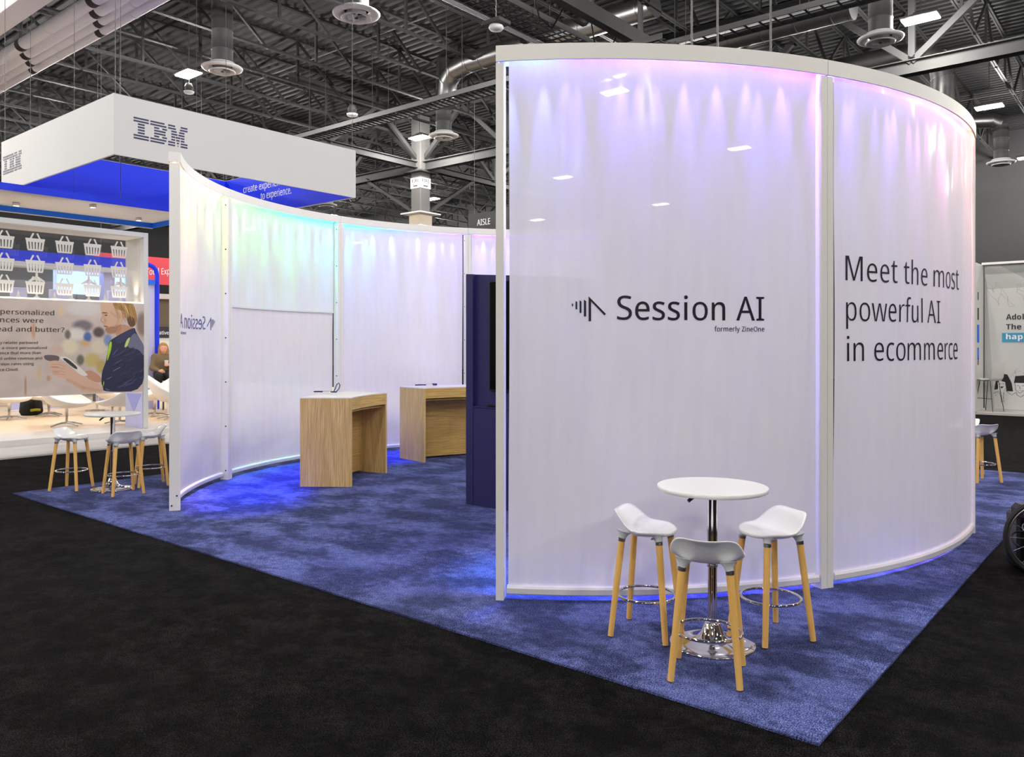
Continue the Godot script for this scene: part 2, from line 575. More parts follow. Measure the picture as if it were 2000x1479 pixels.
func led_row(t: Node3D, a0: float, a1: float, colors: Array, energy: float, r: float, width: float, tilt: float, use: String) -> void:
	var count := 6
	for k in count:
		var s := lerpf(a0 + 1.0, a1 - 1.0, float(k) / count)
		var e := lerpf(a0 + 1.0, a1 - 1.0, float(k + 1) / count)
		var w := (k + 0.5) / count * (colors.size() - 1)
		var c: Color = colors[int(w)].lerp(colors[mini(int(w) + 1, colors.size() - 1)], w - int(w))
		var st := fresh()
		arc_box(st, s, e, r - width * 0.5, r + width * 0.5, HEAD_TOP - 0.040, HEAD_TOP - 0.030, 4)
		put("led_strip", st, glow("led_%s_%d_%d" % [use, int(a0), k], c, 2.0), t)
		var l := AreaLight3D.new()
		l.name = "led_%s_%d_%d" % [use, int(a0), k]
		l.area_size = Vector2(deg_to_rad(e - s) * WALL_R * 0.98, width)
		l.light_color = c
		l.light_energy = energy
		l.shadow_enabled = true
		l.area_range = 30.0
		var mid := (s + e) * 0.5
		var tang := (arc(mid + 0.1, 1.0) - arc(mid - 0.1, 1.0)).normalized()
		var outward := (arc(mid, 2.0) - arc(mid, 1.0)).normalized()
		var back := (Vector3.UP * cos(tilt) - outward * sin(tilt)).normalized()
		l.transform = Transform3D(Basis(tang, back.cross(tang), back), arc(mid, r, HEAD_TOP - 0.047))
		t.add_child(l)

# narrow-beam spots in the header: tipped inwards (lean > 0) at the carpet, or outwards at the fabric
func header_spots(t: Node3D, a0: float, a1: float, colors: Array, energy: float, r: float, count: int, cone: float, lean: float, use: String) -> void:
	var rng := RandomNumberGenerator.new()
	rng.seed = int(a0 * 7.0) + count
	var loose := 0.4 if lean < 0.0 else 0.0
	for k in count:
		var mid := lerpf(a0 + 1.0, a1 - 1.0, (k + 0.5 + loose * rng.randf_range(-1.0, 1.0)) / count)
		var w := (k + 0.5) / count * (colors.size() - 1)
		var c: Color = colors[int(w)].lerp(colors[mini(int(w) + 1, colors.size() - 1)], w - int(w))
		var st := fresh()
		lathe(st, [Vector2(0, 0), Vector2(0.006, 0), Vector2(0.006, 0), Vector2(0.006, 0.008), Vector2(0, 0.008)], 8, arc(mid, r, HEAD_TOP - 0.034))
		put("led_spot", st, glow("led_%s_%d_%d" % [use, int(a0), k], c, 2.0), t)
		var l := SpotLight3D.new()
		l.name = "led_%s_%d_%d" % [use, int(a0), k]
		l.light_color = c
		l.light_energy = energy * (1.0 + 1.6 * loose * rng.randf_range(-1.0, 1.0))
		l.light_size = 0.006
		l.spot_angle = cone * (1.0 + loose * rng.randf_range(-0.5, 1.0))
		l.spot_angle_attenuation = 1.0 if lean < 0.0 else 0.6
		l.spot_attenuation = 2.0
		l.spot_range = 12.0
		l.shadow_enabled = true
		var inward := (arc(mid, 1.0) - arc(mid, 2.0)).normalized()
		var dir := (Vector3.DOWN + inward * lean).normalized()
		var tang := (arc(mid + 0.1, 1.0) - arc(mid - 0.1, 1.0)).normalized()
		l.transform = Transform3D(Basis(tang, (-dir).cross(tang), -dir), arc(mid, r, HEAD_TOP - 0.037))
		t.add_child(l)

var bolt_mesh: ArrayMesh

func build_round_wall() -> void:
	var bs := disc_st(0.0085, 0.006, 8)
	bs.generate_normals()
	bolt_mesh = bs.commit()
	var lilac := Color(0.52, 0.40, 1.0)
	var violet := Color(0.42, 0.34, 1.0)
	var front := wall_module("curved white wall module with the large dark company name, behind the front bar table", 28.1, 59.5, [Color(0.72, 0.40, 1.0), violet, lilac, lilac, violet, Color(0.42, 0.56, 1.0)], 0.75, [Color(0.02, 0.36, 1.0), Color(0.02, 0.36, 1.0), Color(0.02, 0.36, 1.0), Color(0.0, 0.62, 0.80)], 13.0, ["", ""])
	# printed company name with its sound-bar emblem
	wall_text("lettering", "Session AI", font, M.print_dark, front, 48.74, 34.85, 1.877, 0.161, 28.1, 1.0)
	wall_text("lettering", "formerly ZineOne", font, M.print_dark, front, 39.78, 34.83, 1.803, 0.033, 28.1, 1.0)
	emblem(front, 52.74, 49.72, 28.1, 1.0, 0.165, 1.868, M.print_dark)
	var right := wall_module("curved white wall module reading Meet the most powerful AI in ecommerce", -7.5, 28.1, [Color(1.0, 0.55, 0.38), Color(1.0, 0.5, 0.62), Color(0.95, 0.5, 0.9), lilac, violet], 0.75, [Color(0.10, 0.10, 1.0), Color(0.02, 0.36, 1.0), Color(0.05, 0.35, 0.95), Color(0.0, 0.62, 0.80)], 13.0, ["end", ""])
	wall_text("lettering", "Meet the most", thin, M.print_dark, right, 25.46, 2.85, 2.172, 0.176, -7.5, 1.0)
	wall_text("lettering", "powerful AI", thin, M.print_dark, right, 25.4, 8.98, 1.885, 0.176, -7.5, 1.0)
	wall_text("lettering", "in ecommerce", thin, M.print_dark, right, 25.32, 3.35, 1.597, 0.176, -7.5, 1.0)
	var m0 := wall_module("curved wall module with the mirrored company name showing through, beside the opening", 122.0, 149.0, [Color(1.0, 0.66, 0.34), Color(1.0, 0.78, 0.40), Color(0.92, 0.92, 0.5), Color(0.62, 1.0, 0.55)], 0.25, [Color(0.03, 0.28, 1.0), Color(0.06, 0.18, 1.0), Color(0.10, 0.10, 1.0)], 13.0, ["end", "in"])
	wall_text("lettering", "Session AI", font, M.print_through, m0, 142.1, 128.2, 1.905, 0.157, 122.0, -1.0)
	wall_text("lettering", "formerly ZineOne", font, M.print_through, m0, 133.1, 128.2, 1.835, 0.034, 122.0, -1.0)
	emblem(m0, 145.6, 142.7, 122.0, -1.0, 0.16, 1.90, M.print_through)
	wall_module("curved wall module glowing green with a seam half way up, behind the near counter", 149.0, 181.0, [Color(0.66, 1.0, 0.5), Color(0.36, 1.0, 0.45), Color(0.25, 1.0, 0.65), Color(0.2, 0.85, 1.0)], 0.25, [Color(0.10, 0.10, 1.0), Color(0.22, 0.12, 1.0), Color(0.22, 0.12, 1.0)], 13.0, ["in", "in"], 2.22)
	wall_module("curved wall module glowing pale blue, behind the far counter", 181.0, 212.4, [Color(0.22, 0.8, 1.0), Color(0.3, 0.52, 1.0), Color(0.42, 0.45, 1.0), Color(0.55, 0.42, 1.0)], 0.25, [Color(0.10, 0.10, 1.0), Color(0.10, 0.10, 1.0), Color(0.22, 0.12, 1.0)], 13.0, ["in", "in"])
	wall_module("curved wall module glowing lilac, behind the navy display tower", 212.4, 243.6, [Color(0.55, 0.42, 1.0), lilac, violet], 0.25, [Color(0.22, 0.12, 1.0), Color(0.22, 0.12, 1.0)], 13.0, ["in", "end"])

# five upright bars growing to the right, the last with a slanting tail
func emblem(parent: Node, a_left: float, a_right: float, a0: float, side: float, h: float, y0: float, m: Material) -> void:
	var bars := [[[0, 26.0], [10, 34.0], [10, 54.0], [0, 54.0]], [[31, 16.0], [45, 26.0], [45, 88.0], [31, 88.0]], [[65, 12.0], [81, 24.0], [81, 121.0], [65, 121.0]], [[102, 6.0], [121, 20.0], [121, 150.0], [102, 150.0]], [[142, 0.0], [290, 150.0], [278, 163.0], [163, 45.0], [163, 213.0], [142, 213.0]]]
	var lift := [44.0, 35.0, 33.0, 34.0, 0.0]
	for i in 5:
		var st := fresh()
		var pts := PackedVector2Array()
		for p in bars[i]:
			pts.append(Vector2(p[0] / 290.0, 1.0 - (p[1] + (lift[i] if i < 4 else 0.0) - (0.0 if i == 4 else 12.0)) / 213.0))
		plate(st, pts, 1.0)
		var src := st.commit().surface_get_arrays(0)
		var st2 := fresh()
		for v in src[Mesh.ARRAY_VERTEX]:
			vert(st2, on_fabric(a0, lerpf(a_left, a_right, v.x), y0 + v.y * h, side * (0.003 + 0.001 * v.z)))
		put("emblem_bar", st2, m, parent)

# ------------------------------------------------------------------ stools, tables, counters
func seat_surface(rho: float, phi: float, under: bool) -> Vector3:
	var c := cos(phi)
	var s := sin(phi)      # s = +1 at the raised back
	var ex := signf(c) * pow(absf(c), 0.82)
	var ez := signf(s) * pow(absf(s), 0.86)
	var half_w := 0.186 + 0.016 * s
	var x := half_w * ex * rho
	var z := (0.178 if s > 0 else 0.172) * ez * rho
	var b := z / 0.178
	var a := x / 0.2
	var lip := 0.094 * pow(smoothstep(0.10, 1.0, b), 1.2) + 0.030 * a * a * smoothstep(-0.1, 0.9, b)
	var droop := -0.016 * smoothstep(0.45, 1.0, -b)
	var dish := -0.014 * (1.0 - rho * rho)
	var y := 0.632 + lip + droop + dish
	if under:
		var thick := 0.016 + 0.026 * (1.0 - pow(rho, 3.0))
		y -= thick
		z += -0.012 * smoothstep(0.2, 1.0, b) * rho
		x *= 0.97
	return Vector3(x, y, z)

func make_stool(label: String, at: Vector3, turn: float) -> Node3D:
	var t := thing("bar_stool", label, "stool", at, turn, "white bar stools with beech legs")
	var st := fresh()
	st.set_smooth_group(1)
	var nr := 12
	var np := 48
	for side in 2:
		for i in nr:
			for k in np:
				var p0 := TAU * k / np
				var p1 := TAU * (k + 1) / np
				var r0 := float(i) / nr
				var r1 := float(i + 1) / nr
				var a := seat_surface(r0, p0, side == 1)
				var b := seat_surface(r1, p0, side == 1)
				var c := seat_surface(r1, p1, side == 1)
				var d := seat_surface(r0, p1, side == 1)
				if side == 0:
					if i == 0: tri(st, a, c, b)
					else: quad(st, a, d, c, b)
				else:
					if i == 0: tri(st, a, b, c)
					else: quad(st, a, b, c, d)
	for k in np:
		var p0 := TAU * k / np
		var p1 := TAU * (k + 1) / np
		var a0 := seat_surface(1.0, p0, false)
		var a1 := seat_surface(1.0, p1, false)
		var b0 := seat_surface(1.0, p0, true)
		var b1 := seat_surface(1.0, p1, true)
		var mid0 := (a0 + b0) * 0.5 * Vector3(1.012, 1, 1.012)
		var mid1 := (a1 + b1) * 0.5 * Vector3(1.012, 1, 1.012)
		quad(st, a0, a1, mid1, mid0)
		quad(st, mid0, mid1, b1, b0)
	put("seat", st, M.seat_plastic, t)
	for sx in [-1.0, 1.0]:
		for sz in [-1.0, 1.0]:
			var top := Vector3(0.118 * sx, 0.555, 0.112 * sz)
			var foot := Vector3(0.168 * sx, 0.007, 0.163 * sz)
			var dir := (top - foot).normalized()
			var lg := put("leg", tube_st([foot, foot.lerp(top, 0.5), top], [0.0165, 0.0185, 0.0195], 14), M.beech, t)
			put("collar", tube_st([top - dir * 0.002, top + dir * 0.016], 0.0215, 14), M.brushed, lg)
			var up := top + dir * 0.014
			put("socket", tube_st([up, up + dir * 0.022 - Vector3(0.004 * sx, 0, 0.004 * sz), Vector3(0.108 * sx, 0.598 if sz < 0 else 0.612, 0.100 * sz)], [0.0205, 0.025, 0.044], 14), M.socket_plastic, lg)
	var ring := []
	for k in 48:
		var a := TAU * k / 48
		ring.append(Vector3(0.172 * cos(a), 0.225, 0.168 * sin(a)))
	put("foot_ring", tube_st(ring, 0.0085, 10, true), M.chrome, t)
	return t

func make_table(label: String, at: Vector3, turn: float) -> Node3D:
	var t := thing("bar_table", label, "table", at, turn, "round white bar tables")
	put("table_top", lathe_st([Vector2(0, 0.872), Vector2(0.296, 0.872), Vector2(0.306, 0.877), Vector2(0.309, 0.884), Vector2(0.309, 0.893), Vector2(0.306, 0.898), Vector2(0.306, 0.898), Vector2(0, 0.898)], 64), M.table_white, t)
	put("upper_pole", lathe_st([Vector2(0.0285, 0.455), Vector2(0.0285, 0.86), Vector2(0.0285, 0.86), Vector2(0.06, 0.872)], 24), M.chrome, t)
	put("lower_pole", lathe_st([Vector2(0.0255, 0.12), Vector2(0.0255, 0.44), Vector2(0.0255, 0.44), Vector2(0.031, 0.442), Vector2(0.031, 0.456), Vector2(0.027, 0.458)], 24), M.chrome, t)
	put("base_plate", lathe_st([Vector2(0, 0.0), Vector2(0.238, 0.0), Vector2(0.241, 0.006), Vector2(0.236, 0.012), Vector2(0.18, 0.018), Vector2(0.12, 0.026), Vector2(0.085, 0.042), Vector2(0.062, 0.072), Vector2(0.048, 0.108), Vector2(0.048, 0.108), Vector2(0.044, 0.118), Vector2(0.040, 0.128), Vector2(0.026, 0.132)], 64), M.chrome, t)
	put("lever", tube_st([Vector3(-0.03, 0.862, 0.05), Vector3(-0.075, 0.858, 0.09), Vector3(-0.10, 0.842, 0.115), Vector3(-0.118, 0.826, 0.13)], [0.006, 0.007, 0.011, 0.010], 8), M.black_plastic, t)
	return t

func build_furniture() -> void:
	make_table("round white bar table with chrome pole in front of the large company name", Vector3(-0.858, 0.012, -0.776), 0.35)
	var yaw := func(d: Vector2) -> float: return atan2(d.x, d.y)
	var s0 := make_stool("white stool nearest the viewer, its raised back turned away from the front table", Vector3(-0.69, 0.012, -0.37), yaw.call(Vector2(0.36, 0.93)))
	copy(s0, "white stool on the opening side of the front bar table", Vector3(-1.24, 0.012, -0.70), yaw.call(Vector2(-0.97, 0.22)))
	copy(s0, "white stool between the front bar table and the ecommerce slogan panel", Vector3(-0.655, 0.012, -1.12), yaw.call(Vector2(0.52, -0.85)))
	var t2 := make_table("round white bar table at the far left corner of the blue carpet", Vector3(-8.54, 0.012, -0.86), 1.0)
	copy(s0, "leftmost white stool, nearest the far corner point of the blue carpet", Vector3(-8.89, 0.012, -0.54), yaw.call(Vector2(-0.8, 0.6)))
	copy(s0, "white stool in front of the chrome base of the left corner table", Vector3(-8.11, 0.012, -0.79), yaw.call(Vector2(0.98, 0.1)))
	copy(s0, "white stool between the left corner table and the end post of the round wall", Vector3(-8.42, 0.012, -1.27), yaw.call(Vector2(0.3, -0.95)))
	copy(s0, "nearer of two white stools beyond the right end of the round wall", Vector3(-0.72, 0.012, -8.02), yaw.call(Vector2(0.75, 0.66)))
	copy(s0, "farther of two white stools beyond the right end of the round wall", Vector3(-1.02, 0.012, -8.62), yaw.call(Vector2(0.5, -0.85)))
	counter("curved oak counter with pale top, nearer the opening", 141.9, 167.0, 2.49, 3.115, 1.085)
	counter("curved oak counter with pale top, farther one beside the navy tower", 189.0, 214.0, 2.78, 3.41, 1.095)
	desk_clutter("tangled pen and thin cable lying on the near oak counter", Vector3(-7.36, 1.097, -3.05), 0.4, true)
	desk_clutter("pair of thin dark cables lying on the far oak counter", Vector3(-7.55, 1.107, -5.05), 1.1, false)
	tower()

func counter(label: String, a0: float, a1: float, r0: float, r1: float, h: float) -> void:
	var t := thing("curved_counter", label, "counter", Vector3.ZERO, 0.0, "curved oak counters")
	var th := rad_to_deg(0.03 / r0)
	var low := 0.012
	var st := fresh()
	arc_box(st, a0, a0 + th, r0, r1, low, h - 0.012, 1)
	put("end_panel", st, M.oak_upright, t)
	st = fresh()
	arc_box(st, a1 - th, a1, r0, r1, low, h - 0.012, 1)
	put("end_panel", st, M.oak_upright, t)
	st = fresh()
	arc_box(st, a0 + th, a1 - th, r0 + 0.001, r0 + 0.028, h - 0.155, h - 0.012, 12)
	put("apron", st, M.oak_lying, t)
	st = fresh()
	arc_box(st, a0 + th, a1 - th, r1 - 0.24, r1 - 0.215, low + 0.02, h - 0.012, 12)
	put("back_panel", st, M.oak_lying, t)
	st = fresh()
	arc_box(st, a0 + th, a1 - th, r1 - 0.03, r1 - 0.002, low, h - 0.012, 12)
	put("front_panel", st, M.oak_lying, t)
	st = fresh()
	arc_box(st, a0 + th, a1 - th, r0 + 0.05, r1 - 0.25, h - 0.19, h - 0.17, 12)
	put("shelf", st, M.oak_lying, t)
	st = fresh()
	arc_box(st, a0, a1, r0, r1, h - 0.012, h, 16)
	put("worktop", st, M.counter_top, t)

func desk_clutter(label: String, at: Vector3, turn: float, loop: bool) -> void:
	var t := thing("cable", label, "cable", at, turn)
	put("cord", tube_st([Vector3(-0.16, 0.012, 0), Vector3(-0.08, 0.016, 0.02), Vector3(0.0, 0.012, -0.02), Vector3(0.09, 0.014, 0.01), Vector3(0.16, 0.012, -0.02)], 0.010, 6), M.ibm_ink, t)
	put("plug", box_st(Vector3(0.10, 0.018, 0.035), 0.004, Vector3(0.05, 0.012, 0.05)), M.white_trim, t)
	if loop:
		put("stand_loop", tube_st([Vector3(0.12, 0.01, 0.0), Vector3(0.15, 0.05, 0.01), Vector3(0.17, 0.11, 0.0), Vector3(0.20, 0.13, 0.0), Vector3(0.215, 0.10, 0.0), Vector3(0.20, 0.05, 0.0), Vector3(0.16, 0.015, 0.0)], 0.006, 6), M.ibm_ink, t)
	else:
		put("plug", box_st(Vector3(0.07, 0.03, 0.04), 0.004, Vector3(0.14, 0.018, 0.02)), M.ibm_ink, t)

func tower() -> void:
	var x0 := -4.69
	var w := 1.25
	var zf := -2.862
	var t := thing("display_tower", "tall navy display cabinet with a black screen, behind the front wall's end post", "cabinet", Vector3(x0, 0.012, zf))
	var top := func(x: float) -> float: return 2.465 - 0.075 * x
	# cheeks and back follow the gently sloping top
	var slab := func(xa: float, xb: float, ya: float, za: float, zb: float) -> SurfaceTool:
		var st := fresh()
		var pts := PackedVector2Array([Vector2(xa, ya), Vector2(xb, ya), Vector2(xb, top.call(xb)), Vector2(xa, top.call(xa))])
		plate(st, pts, za - zb, Transform3D(Basis.IDENTITY, Vector3(0, 0, zb)))
		return st
	put("cheek", slab.call(0.0, 0.098, 0.0, 0.0, -0.55), M.navy, t)
	put("cheek", slab.call(w - 0.098, w, 0.0, 0.0, -0.55), M.navy, t)
	put("back_panel", slab.call(0.098, w - 0.098, 1.04, -0.05, -0.55), M.navy, t)
	put("lower_cabinet", box_st(Vector3(w - 0.2, 1.04, 0.54), 0.0, Vector3(w * 0.5, 0.52, -0.275)), M.navy, t)
	put("ledge", box_st(Vector3(w - 0.2, 0.012, 0.56), 0.002, Vector3(w * 0.5, 1.046, -0.279)), M.navy, t)
	var sc := put("screen", box_st(Vector3(0.78, 1.15, 0.04), 0.004, Vector3(w * 0.5 + 0.085, 1.80, -0.03)), M.black_plastic, t)
	put("glass", box_st(Vector3(0.75, 1.12, 0.004), 0.0, Vector3(w * 0.5 + 0.085, 1.80, -0.008)), M.screen_black, sc)
	var r := put("remote_control", box_st(Vector3(0.16, 0.018, 0.045), 0.005), M.black_plastic, null, Vector3(x0 + 0.36, 0.012 + 1.064, zf - 0.035))
	tag(r, "small black remote control on the ledge of the navy display cabinet", "remote control")

# ------------------------------------------------------------------ the hall
func room() -> void:
	var x0 := -64.0
	var x1 := 24.0
	var z0 := -40.0
	var z1 := 26.0
	var cx := (x0 + x1) * 0.5
	var cz := (z0 + z1) * 0.5
	struct("floor", box_st(Vector3(x1 - x0, 0.2, z1 - z0), 0.0, Vector3(cx, -0.1, cz)), M.carpet_black)
	struct("wall_back", box_st(Vector3(x1 - x0, 12.4, 0.3), 0.0, Vector3(cx, 6.2, z0 - 0.15)), M.hall_wall)
	struct("wall_front", box_st(Vector3(x1 - x0, 12.4, 0.3), 0.0, Vector3(cx, 6.2, z1 + 0.15)), M.hall_wall)
	struct("wall_left", box_st(Vector3(0.3, 12.4, z1 - z0), 0.0, Vector3(x0 - 0.15, 6.2, cz)), M.hall_wall)
	struct("wall_right", box_st(Vector3(0.3, 12.4, z1 - z0), 0.0, Vector3(x1 + 0.15, 6.2, cz)), M.hall_wall)
	# ribbed steel roof deck: ribs run along x, across the joists
	var st := fresh()
	var pitch := 0.32
	var n := int((z1 - z0) / pitch) + 1
	var prof := [[0.0, 0.0], [0.13, 0.0], [0.165, 0.085], [0.285, 0.085], [0.32, 0.0]]
	for i in n:
		for k in 4:
			var a: Array = prof[k]
			var b: Array = prof[k + 1]
			var za: float = z0 + i * pitch + a[0]
			var zb: float = z0 + i * pitch + b[0]
			quad(st, Vector3(x0, DECK_Y + a[1], za), Vector3(x1, DECK_Y + a[1], za), Vector3(x1, DECK_Y + b[1], zb), Vector3(x0, DECK_Y + b[1], zb))
	box(st, Vector3(cx, DECK_Y + 0.2, cz), Vector3(x1 - x0, 0.1, z1 - z0))
	struct("ceiling", st, M.deck_steel)

func shared(st: SurfaceTool) -> ArrayMesh:
	st.generate_normals()
	return st.commit()

func roof_steel() -> void:
	# open-web joists along z, 1.98 m apart
	var low_y := 10.25
	var top_y := DECK_Y - 0.07
	var za := -39.5
	var zb := 2.5
	var panel := 3.4
	var chord := fresh()
	for s in [-1.0, 1.0]:
		box(chord, Vector3(0.035 * s, 0.0, 0.0), Vector3(0.05, 0.012, zb - za))
		box(chord, Vector3(0.014 * s, 0.035, 0.0), Vector3(0.012, 0.07, zb - za))
	var chord_mesh := shared(chord)
	var vert_mesh := shared(box_st(Vector3(0.07, top_y - low_y, 0.07)))
	var diag := fresh()
	bar(diag, Vector3(0, low_y, 0), Vector3(0, top_y, panel * 0.5), 0.07, 0.07)
	var diag_mesh := shared(diag)
	var diag2 := fresh()
	bar(diag2, Vector3(0, top_y, 0), Vector3(0, low_y, panel * 0.5), 0.07, 0.07)
	var diag2_mesh := shared(diag2)
	for k in range(-5, 16):
		var x := -12.97 - 1.98 * k
		var name_far := "open-web steel roof joist running across the dark ceiling, one of many alike"
		var t := thing("roof_joist", name_far, "roof joist", Vector3(x, 0, 0), 0.0, "open-web steel roof joists")
		put("top_chord", chord_mesh, M.joist_steel, t, Vector3(0, top_y, (za + zb) * 0.5))
		put("bottom_chord", chord_mesh, M.joist_steel, t, Vector3(0, low_y, (za + zb) * 0.5))
		var shift := 0.75 * (k % 2)
		for i in 12:
			var z := za + shift + panel * i
			put("web_post", vert_mesh, M.joist_steel, t, Vector3(0, (low_y + top_y) * 0.5, z))
			if z + panel < zb:
				put("web_diagonal", diag2_mesh, M.joist_steel, t, Vector3(0, 0, z))
				put("web_diagonal", diag_mesh, M.joist_steel, t, Vector3(0, 0, z + panel * 0.5))
	# purlin pipes of the sprinkler lines along x, just under the deck
	for i in 5:
		var z := -6.3 - 6.1 * i
		tag(put("sprinkler_pipe", tube_st([Vector3(-60, 10.95, z), Vector3(5, 10.95, z)], 0.022, 6), M.tray_steel), "thin pale sprinkler pipe threaded through the roof joists, one of several alike", "pipe", "sprinkler pipes")
	# girders on the column lines
	girder_x("heavy steel girder crossing behind the lamp at the upper right, on the pillar line", -19.3, -50.0, 6.0)
	girder_z("heavy steel girder running back over the pillar with the fire signs", -22.4, -39.0, -13.0)

func ibeam(st: SurfaceTool, a: Vector3, b: Vector3, w: float, h: float) -> void:
	bar(st, a + Vector3.UP * h * 0.5, b + Vector3.UP * h * 0.5, w, 0.025)
	bar(st, a - Vector3.UP * h * 0.5, b - Vector3.UP * h * 0.5, w, 0.025)
	bar(st, a, b, 0.02, h)

func girder_x(label: String, z: float, xa: float, xb: float) -> void:
	var t := thing("roof_girder", label, "girder", Vector3(0, 0, z), 0.0, "heavy roof girders")
	var st := fresh()
	ibeam(st, Vector3(xa, 8.95, 0), Vector3(xb, 8.95, 0), 0.32, 0.34)
	put("bottom_chord", st, M.girder_steel, t)
	st = fresh()
	ibeam(st, Vector3(xa, 11.2, 0), Vector3(xb, 11.2, 0), 0.3, 0.3)
	put("top_chord", st, M.girder_steel, t)
	var dv := shared(box_st(Vector3(0.16, 2.0, 0.14)))
	var x := -22.4 - 4.57 * 6
	while x < xb:
		put("web_post", dv, M.girder_steel, t, Vector3(x, 10.1, 0))
		st = fresh()
		bar(st, Vector3(x, 9.1, 0), Vector3(x + 2.285, 11.06, 0), 0.14, 0.16)
		put("web_diagonal", st, M.girder_steel, t)
		st = fresh()
		bar(st, Vector3(x + 4.57, 9.1, 0), Vector3(x + 2.285, 11.06, 0), 0.14, 0.16)
		put("web_diagonal", st, M.girder_steel, t)
		x += 4.57

func girder_z(label: String, x: float, za: float, zb: float) -> void:
	var t := thing("roof_girder", label, "girder", Vector3(x, 0, 0), 0.0, "heavy roof girders")
	var st := fresh()
	ibeam(st, Vector3(0, 9.0, za), Vector3(0, 9.0, zb), 0.26, 0.24)
	put("bottom_chord", st, M.girder_steel, t)
	st = fresh()
	ibeam(st, Vector3(0, 11.0, za), Vector3(0, 11.0, zb), 0.26, 0.24)
	put("top_chord", st, M.girder_steel, t)
	var dv := shared(box_st(Vector3(0.14, 1.9, 0.14)))
	var z := -19.3 - 4.57 * 4
	while z < zb - 4.5:
		put("web_post", dv, M.girder_steel, t, Vector3(0, 10.0, z))
		st = fresh()
		bar(st, Vector3(0, 9.1, z), Vector3(0, 10.9, z + 2.285), 0.13, 0.14)
		put("web_diagonal", st, M.girder_steel, t)
		st = fresh()
		bar(st, Vector3(0, 9.1, z + 4.57), Vector3(0, 10.9, z + 2.285), 0.13, 0.14)
		put("web_diagonal", st, M.girder_steel, t)
		z += 4.57

func lamps() -> void:
	var names := {
		"-21.0,-8.6": "glaring four-tube ceiling lamp above the hanging sign, beside a round air outlet",
		"-21.0,-17.9": "glaring ceiling lamp in front of the concrete pillar's head",
		"-29.7,-27.2": "small distant ceiling lamp glinting beside the concrete pillar",
		"-12.3,-8.6": "ceiling lamp cut off by the top edge of the picture",
		"-3.6,-17.9": "largest glaring ceiling lamp, above the ecommerce slogan panel",
		"-3.6,-27.2": "ceiling lamp beyond the right end of the round wall",
		"-3.6,-36.5": "half-hidden ceiling lamp at the right edge of the picture",
		"-12.3,-17.9": "bright ceiling lamp showing through the top of the company-name fabric",
		"-21.0,-27.2": "ceiling lamp showing through the company-name fabric near its left edge",
		"-12.3,-27.2": "small ceiling lamp showing through the company-name fabric near its right edge",
	}
	var house := shared(box_st(Vector3(0.84, 0.07, 0.5), 0.015, Vector3(0, 0.085, 0)))
	var box_top := shared(box_st(Vector3(0.3, 0.1, 0.16), 0.01, Vector3(0, 0.17, 0)))
	var tube_m := shared(box_st(Vector3(0.8, 0.035, 0.085), 0.01))
	var rod := shared(tube_st([Vector3(0, 0.2, 0), Vector3(0, DECK_Y - 9.62, 0)], 0.01, 6))
	var lit := glow("lamp_glow", Color(1.0, 0.975, 0.94), 26.0)
	for x in [-47.1, -38.4, -29.7, -21.0, -12.3, -3.6, 5.1, 13.8]:
		for z in [-36.5, -27.2, -17.9, -8.6, 0.7, 10.0, 19.3]:
			var key := "%.1f,%.1f" % [x, z]
			if key == "-12.3,0.7": continue
			var label: String = names.get(key, "ceiling lamp over another part of the hall, hidden or out of view")
			var t := thing("ceiling_lamp", label, "ceiling lamp", Vector3(x, 9.6, z), 0.0, "high-bay ceiling lamps")
			put("housing", house, M.band_dark, t)
			put("driver_box", box_top, M.band_dark, t)
			put("hanger", rod, M.band_dark, t)
			for i in 4:
				put("light_tube", tube_m, lit, t, Vector3(0, 0.035, -0.165 + 0.11 * i))
			var l := OmniLight3D.new()
			l.name = "lamp_light"
			l.light_size = 0.22
			l.light_color = Color(1.0, 0.985, 0.965)
			l.light_energy = LAMP_ENERGY
			l.shadow_enabled = true
			l.omni_range = 60.0
			l.omni_attenuation = 2.0
			l.position.y = -0.24
			t.add_child(l, true)

func air_outlet(label: String, at: Vector3, duct_top: float) -> Node3D:
	var t := thing("air_outlet", label, "air outlet", at, 0.0, "round ceiling air outlets")
	put("duct", lathe_st([Vector2(0.27, 0.12), Vector2(0.27, 0.5), Vector2(0.285, 0.52), Vector2(0.27, 0.54), Vector2(0.27, 1.0), Vector2(0.285, 1.02), Vector2(0.27, 1.04), Vector2(0.27, duct_top - at.y)], 24), M.duct_dark, t)
	put("outer_cone", lathe_st([Vector2(0.30, 0.16), Vector2(0.36, 0.02), Vector2(0.44, 0.0), Vector2(0.51, 0.03), Vector2(0.525, 0.06), Vector2(0.51, 0.075), Vector2(0.42, 0.05), Vector2(0.33, 0.18)], 36), M.diffuser_white, t)
	put("inner_cone", lathe_st([Vector2(0.19, 0.10), Vector2(0.24, -0.03), Vector2(0.31, -0.06), Vector2(0.34, -0.035), Vector2(0.31, -0.03), Vector2(0.25, 0.0), Vector2(0.21, 0.11)], 36), M.diffuser_white, t)
	var blade := fresh()
	box(blade, Vector3(0.11, 0, 0), Vector3(0.2, 0.006, 0.07), Basis(Vector3.RIGHT, 0.6))
	var bm := shared(blade)
	for k in 9:
		put("blade", bm, M.diffuser_white, t, Vector3(0, -0.02, 0), Vector3(0, TAU * k / 9, 0))
	put("hub", lathe_st([Vector2(0, -0.06), Vector2(0.04, -0.05), Vector2(0.04, 0.0), Vector2(0.0, 0.01)], 12), M.duct_dark, t)
	return t

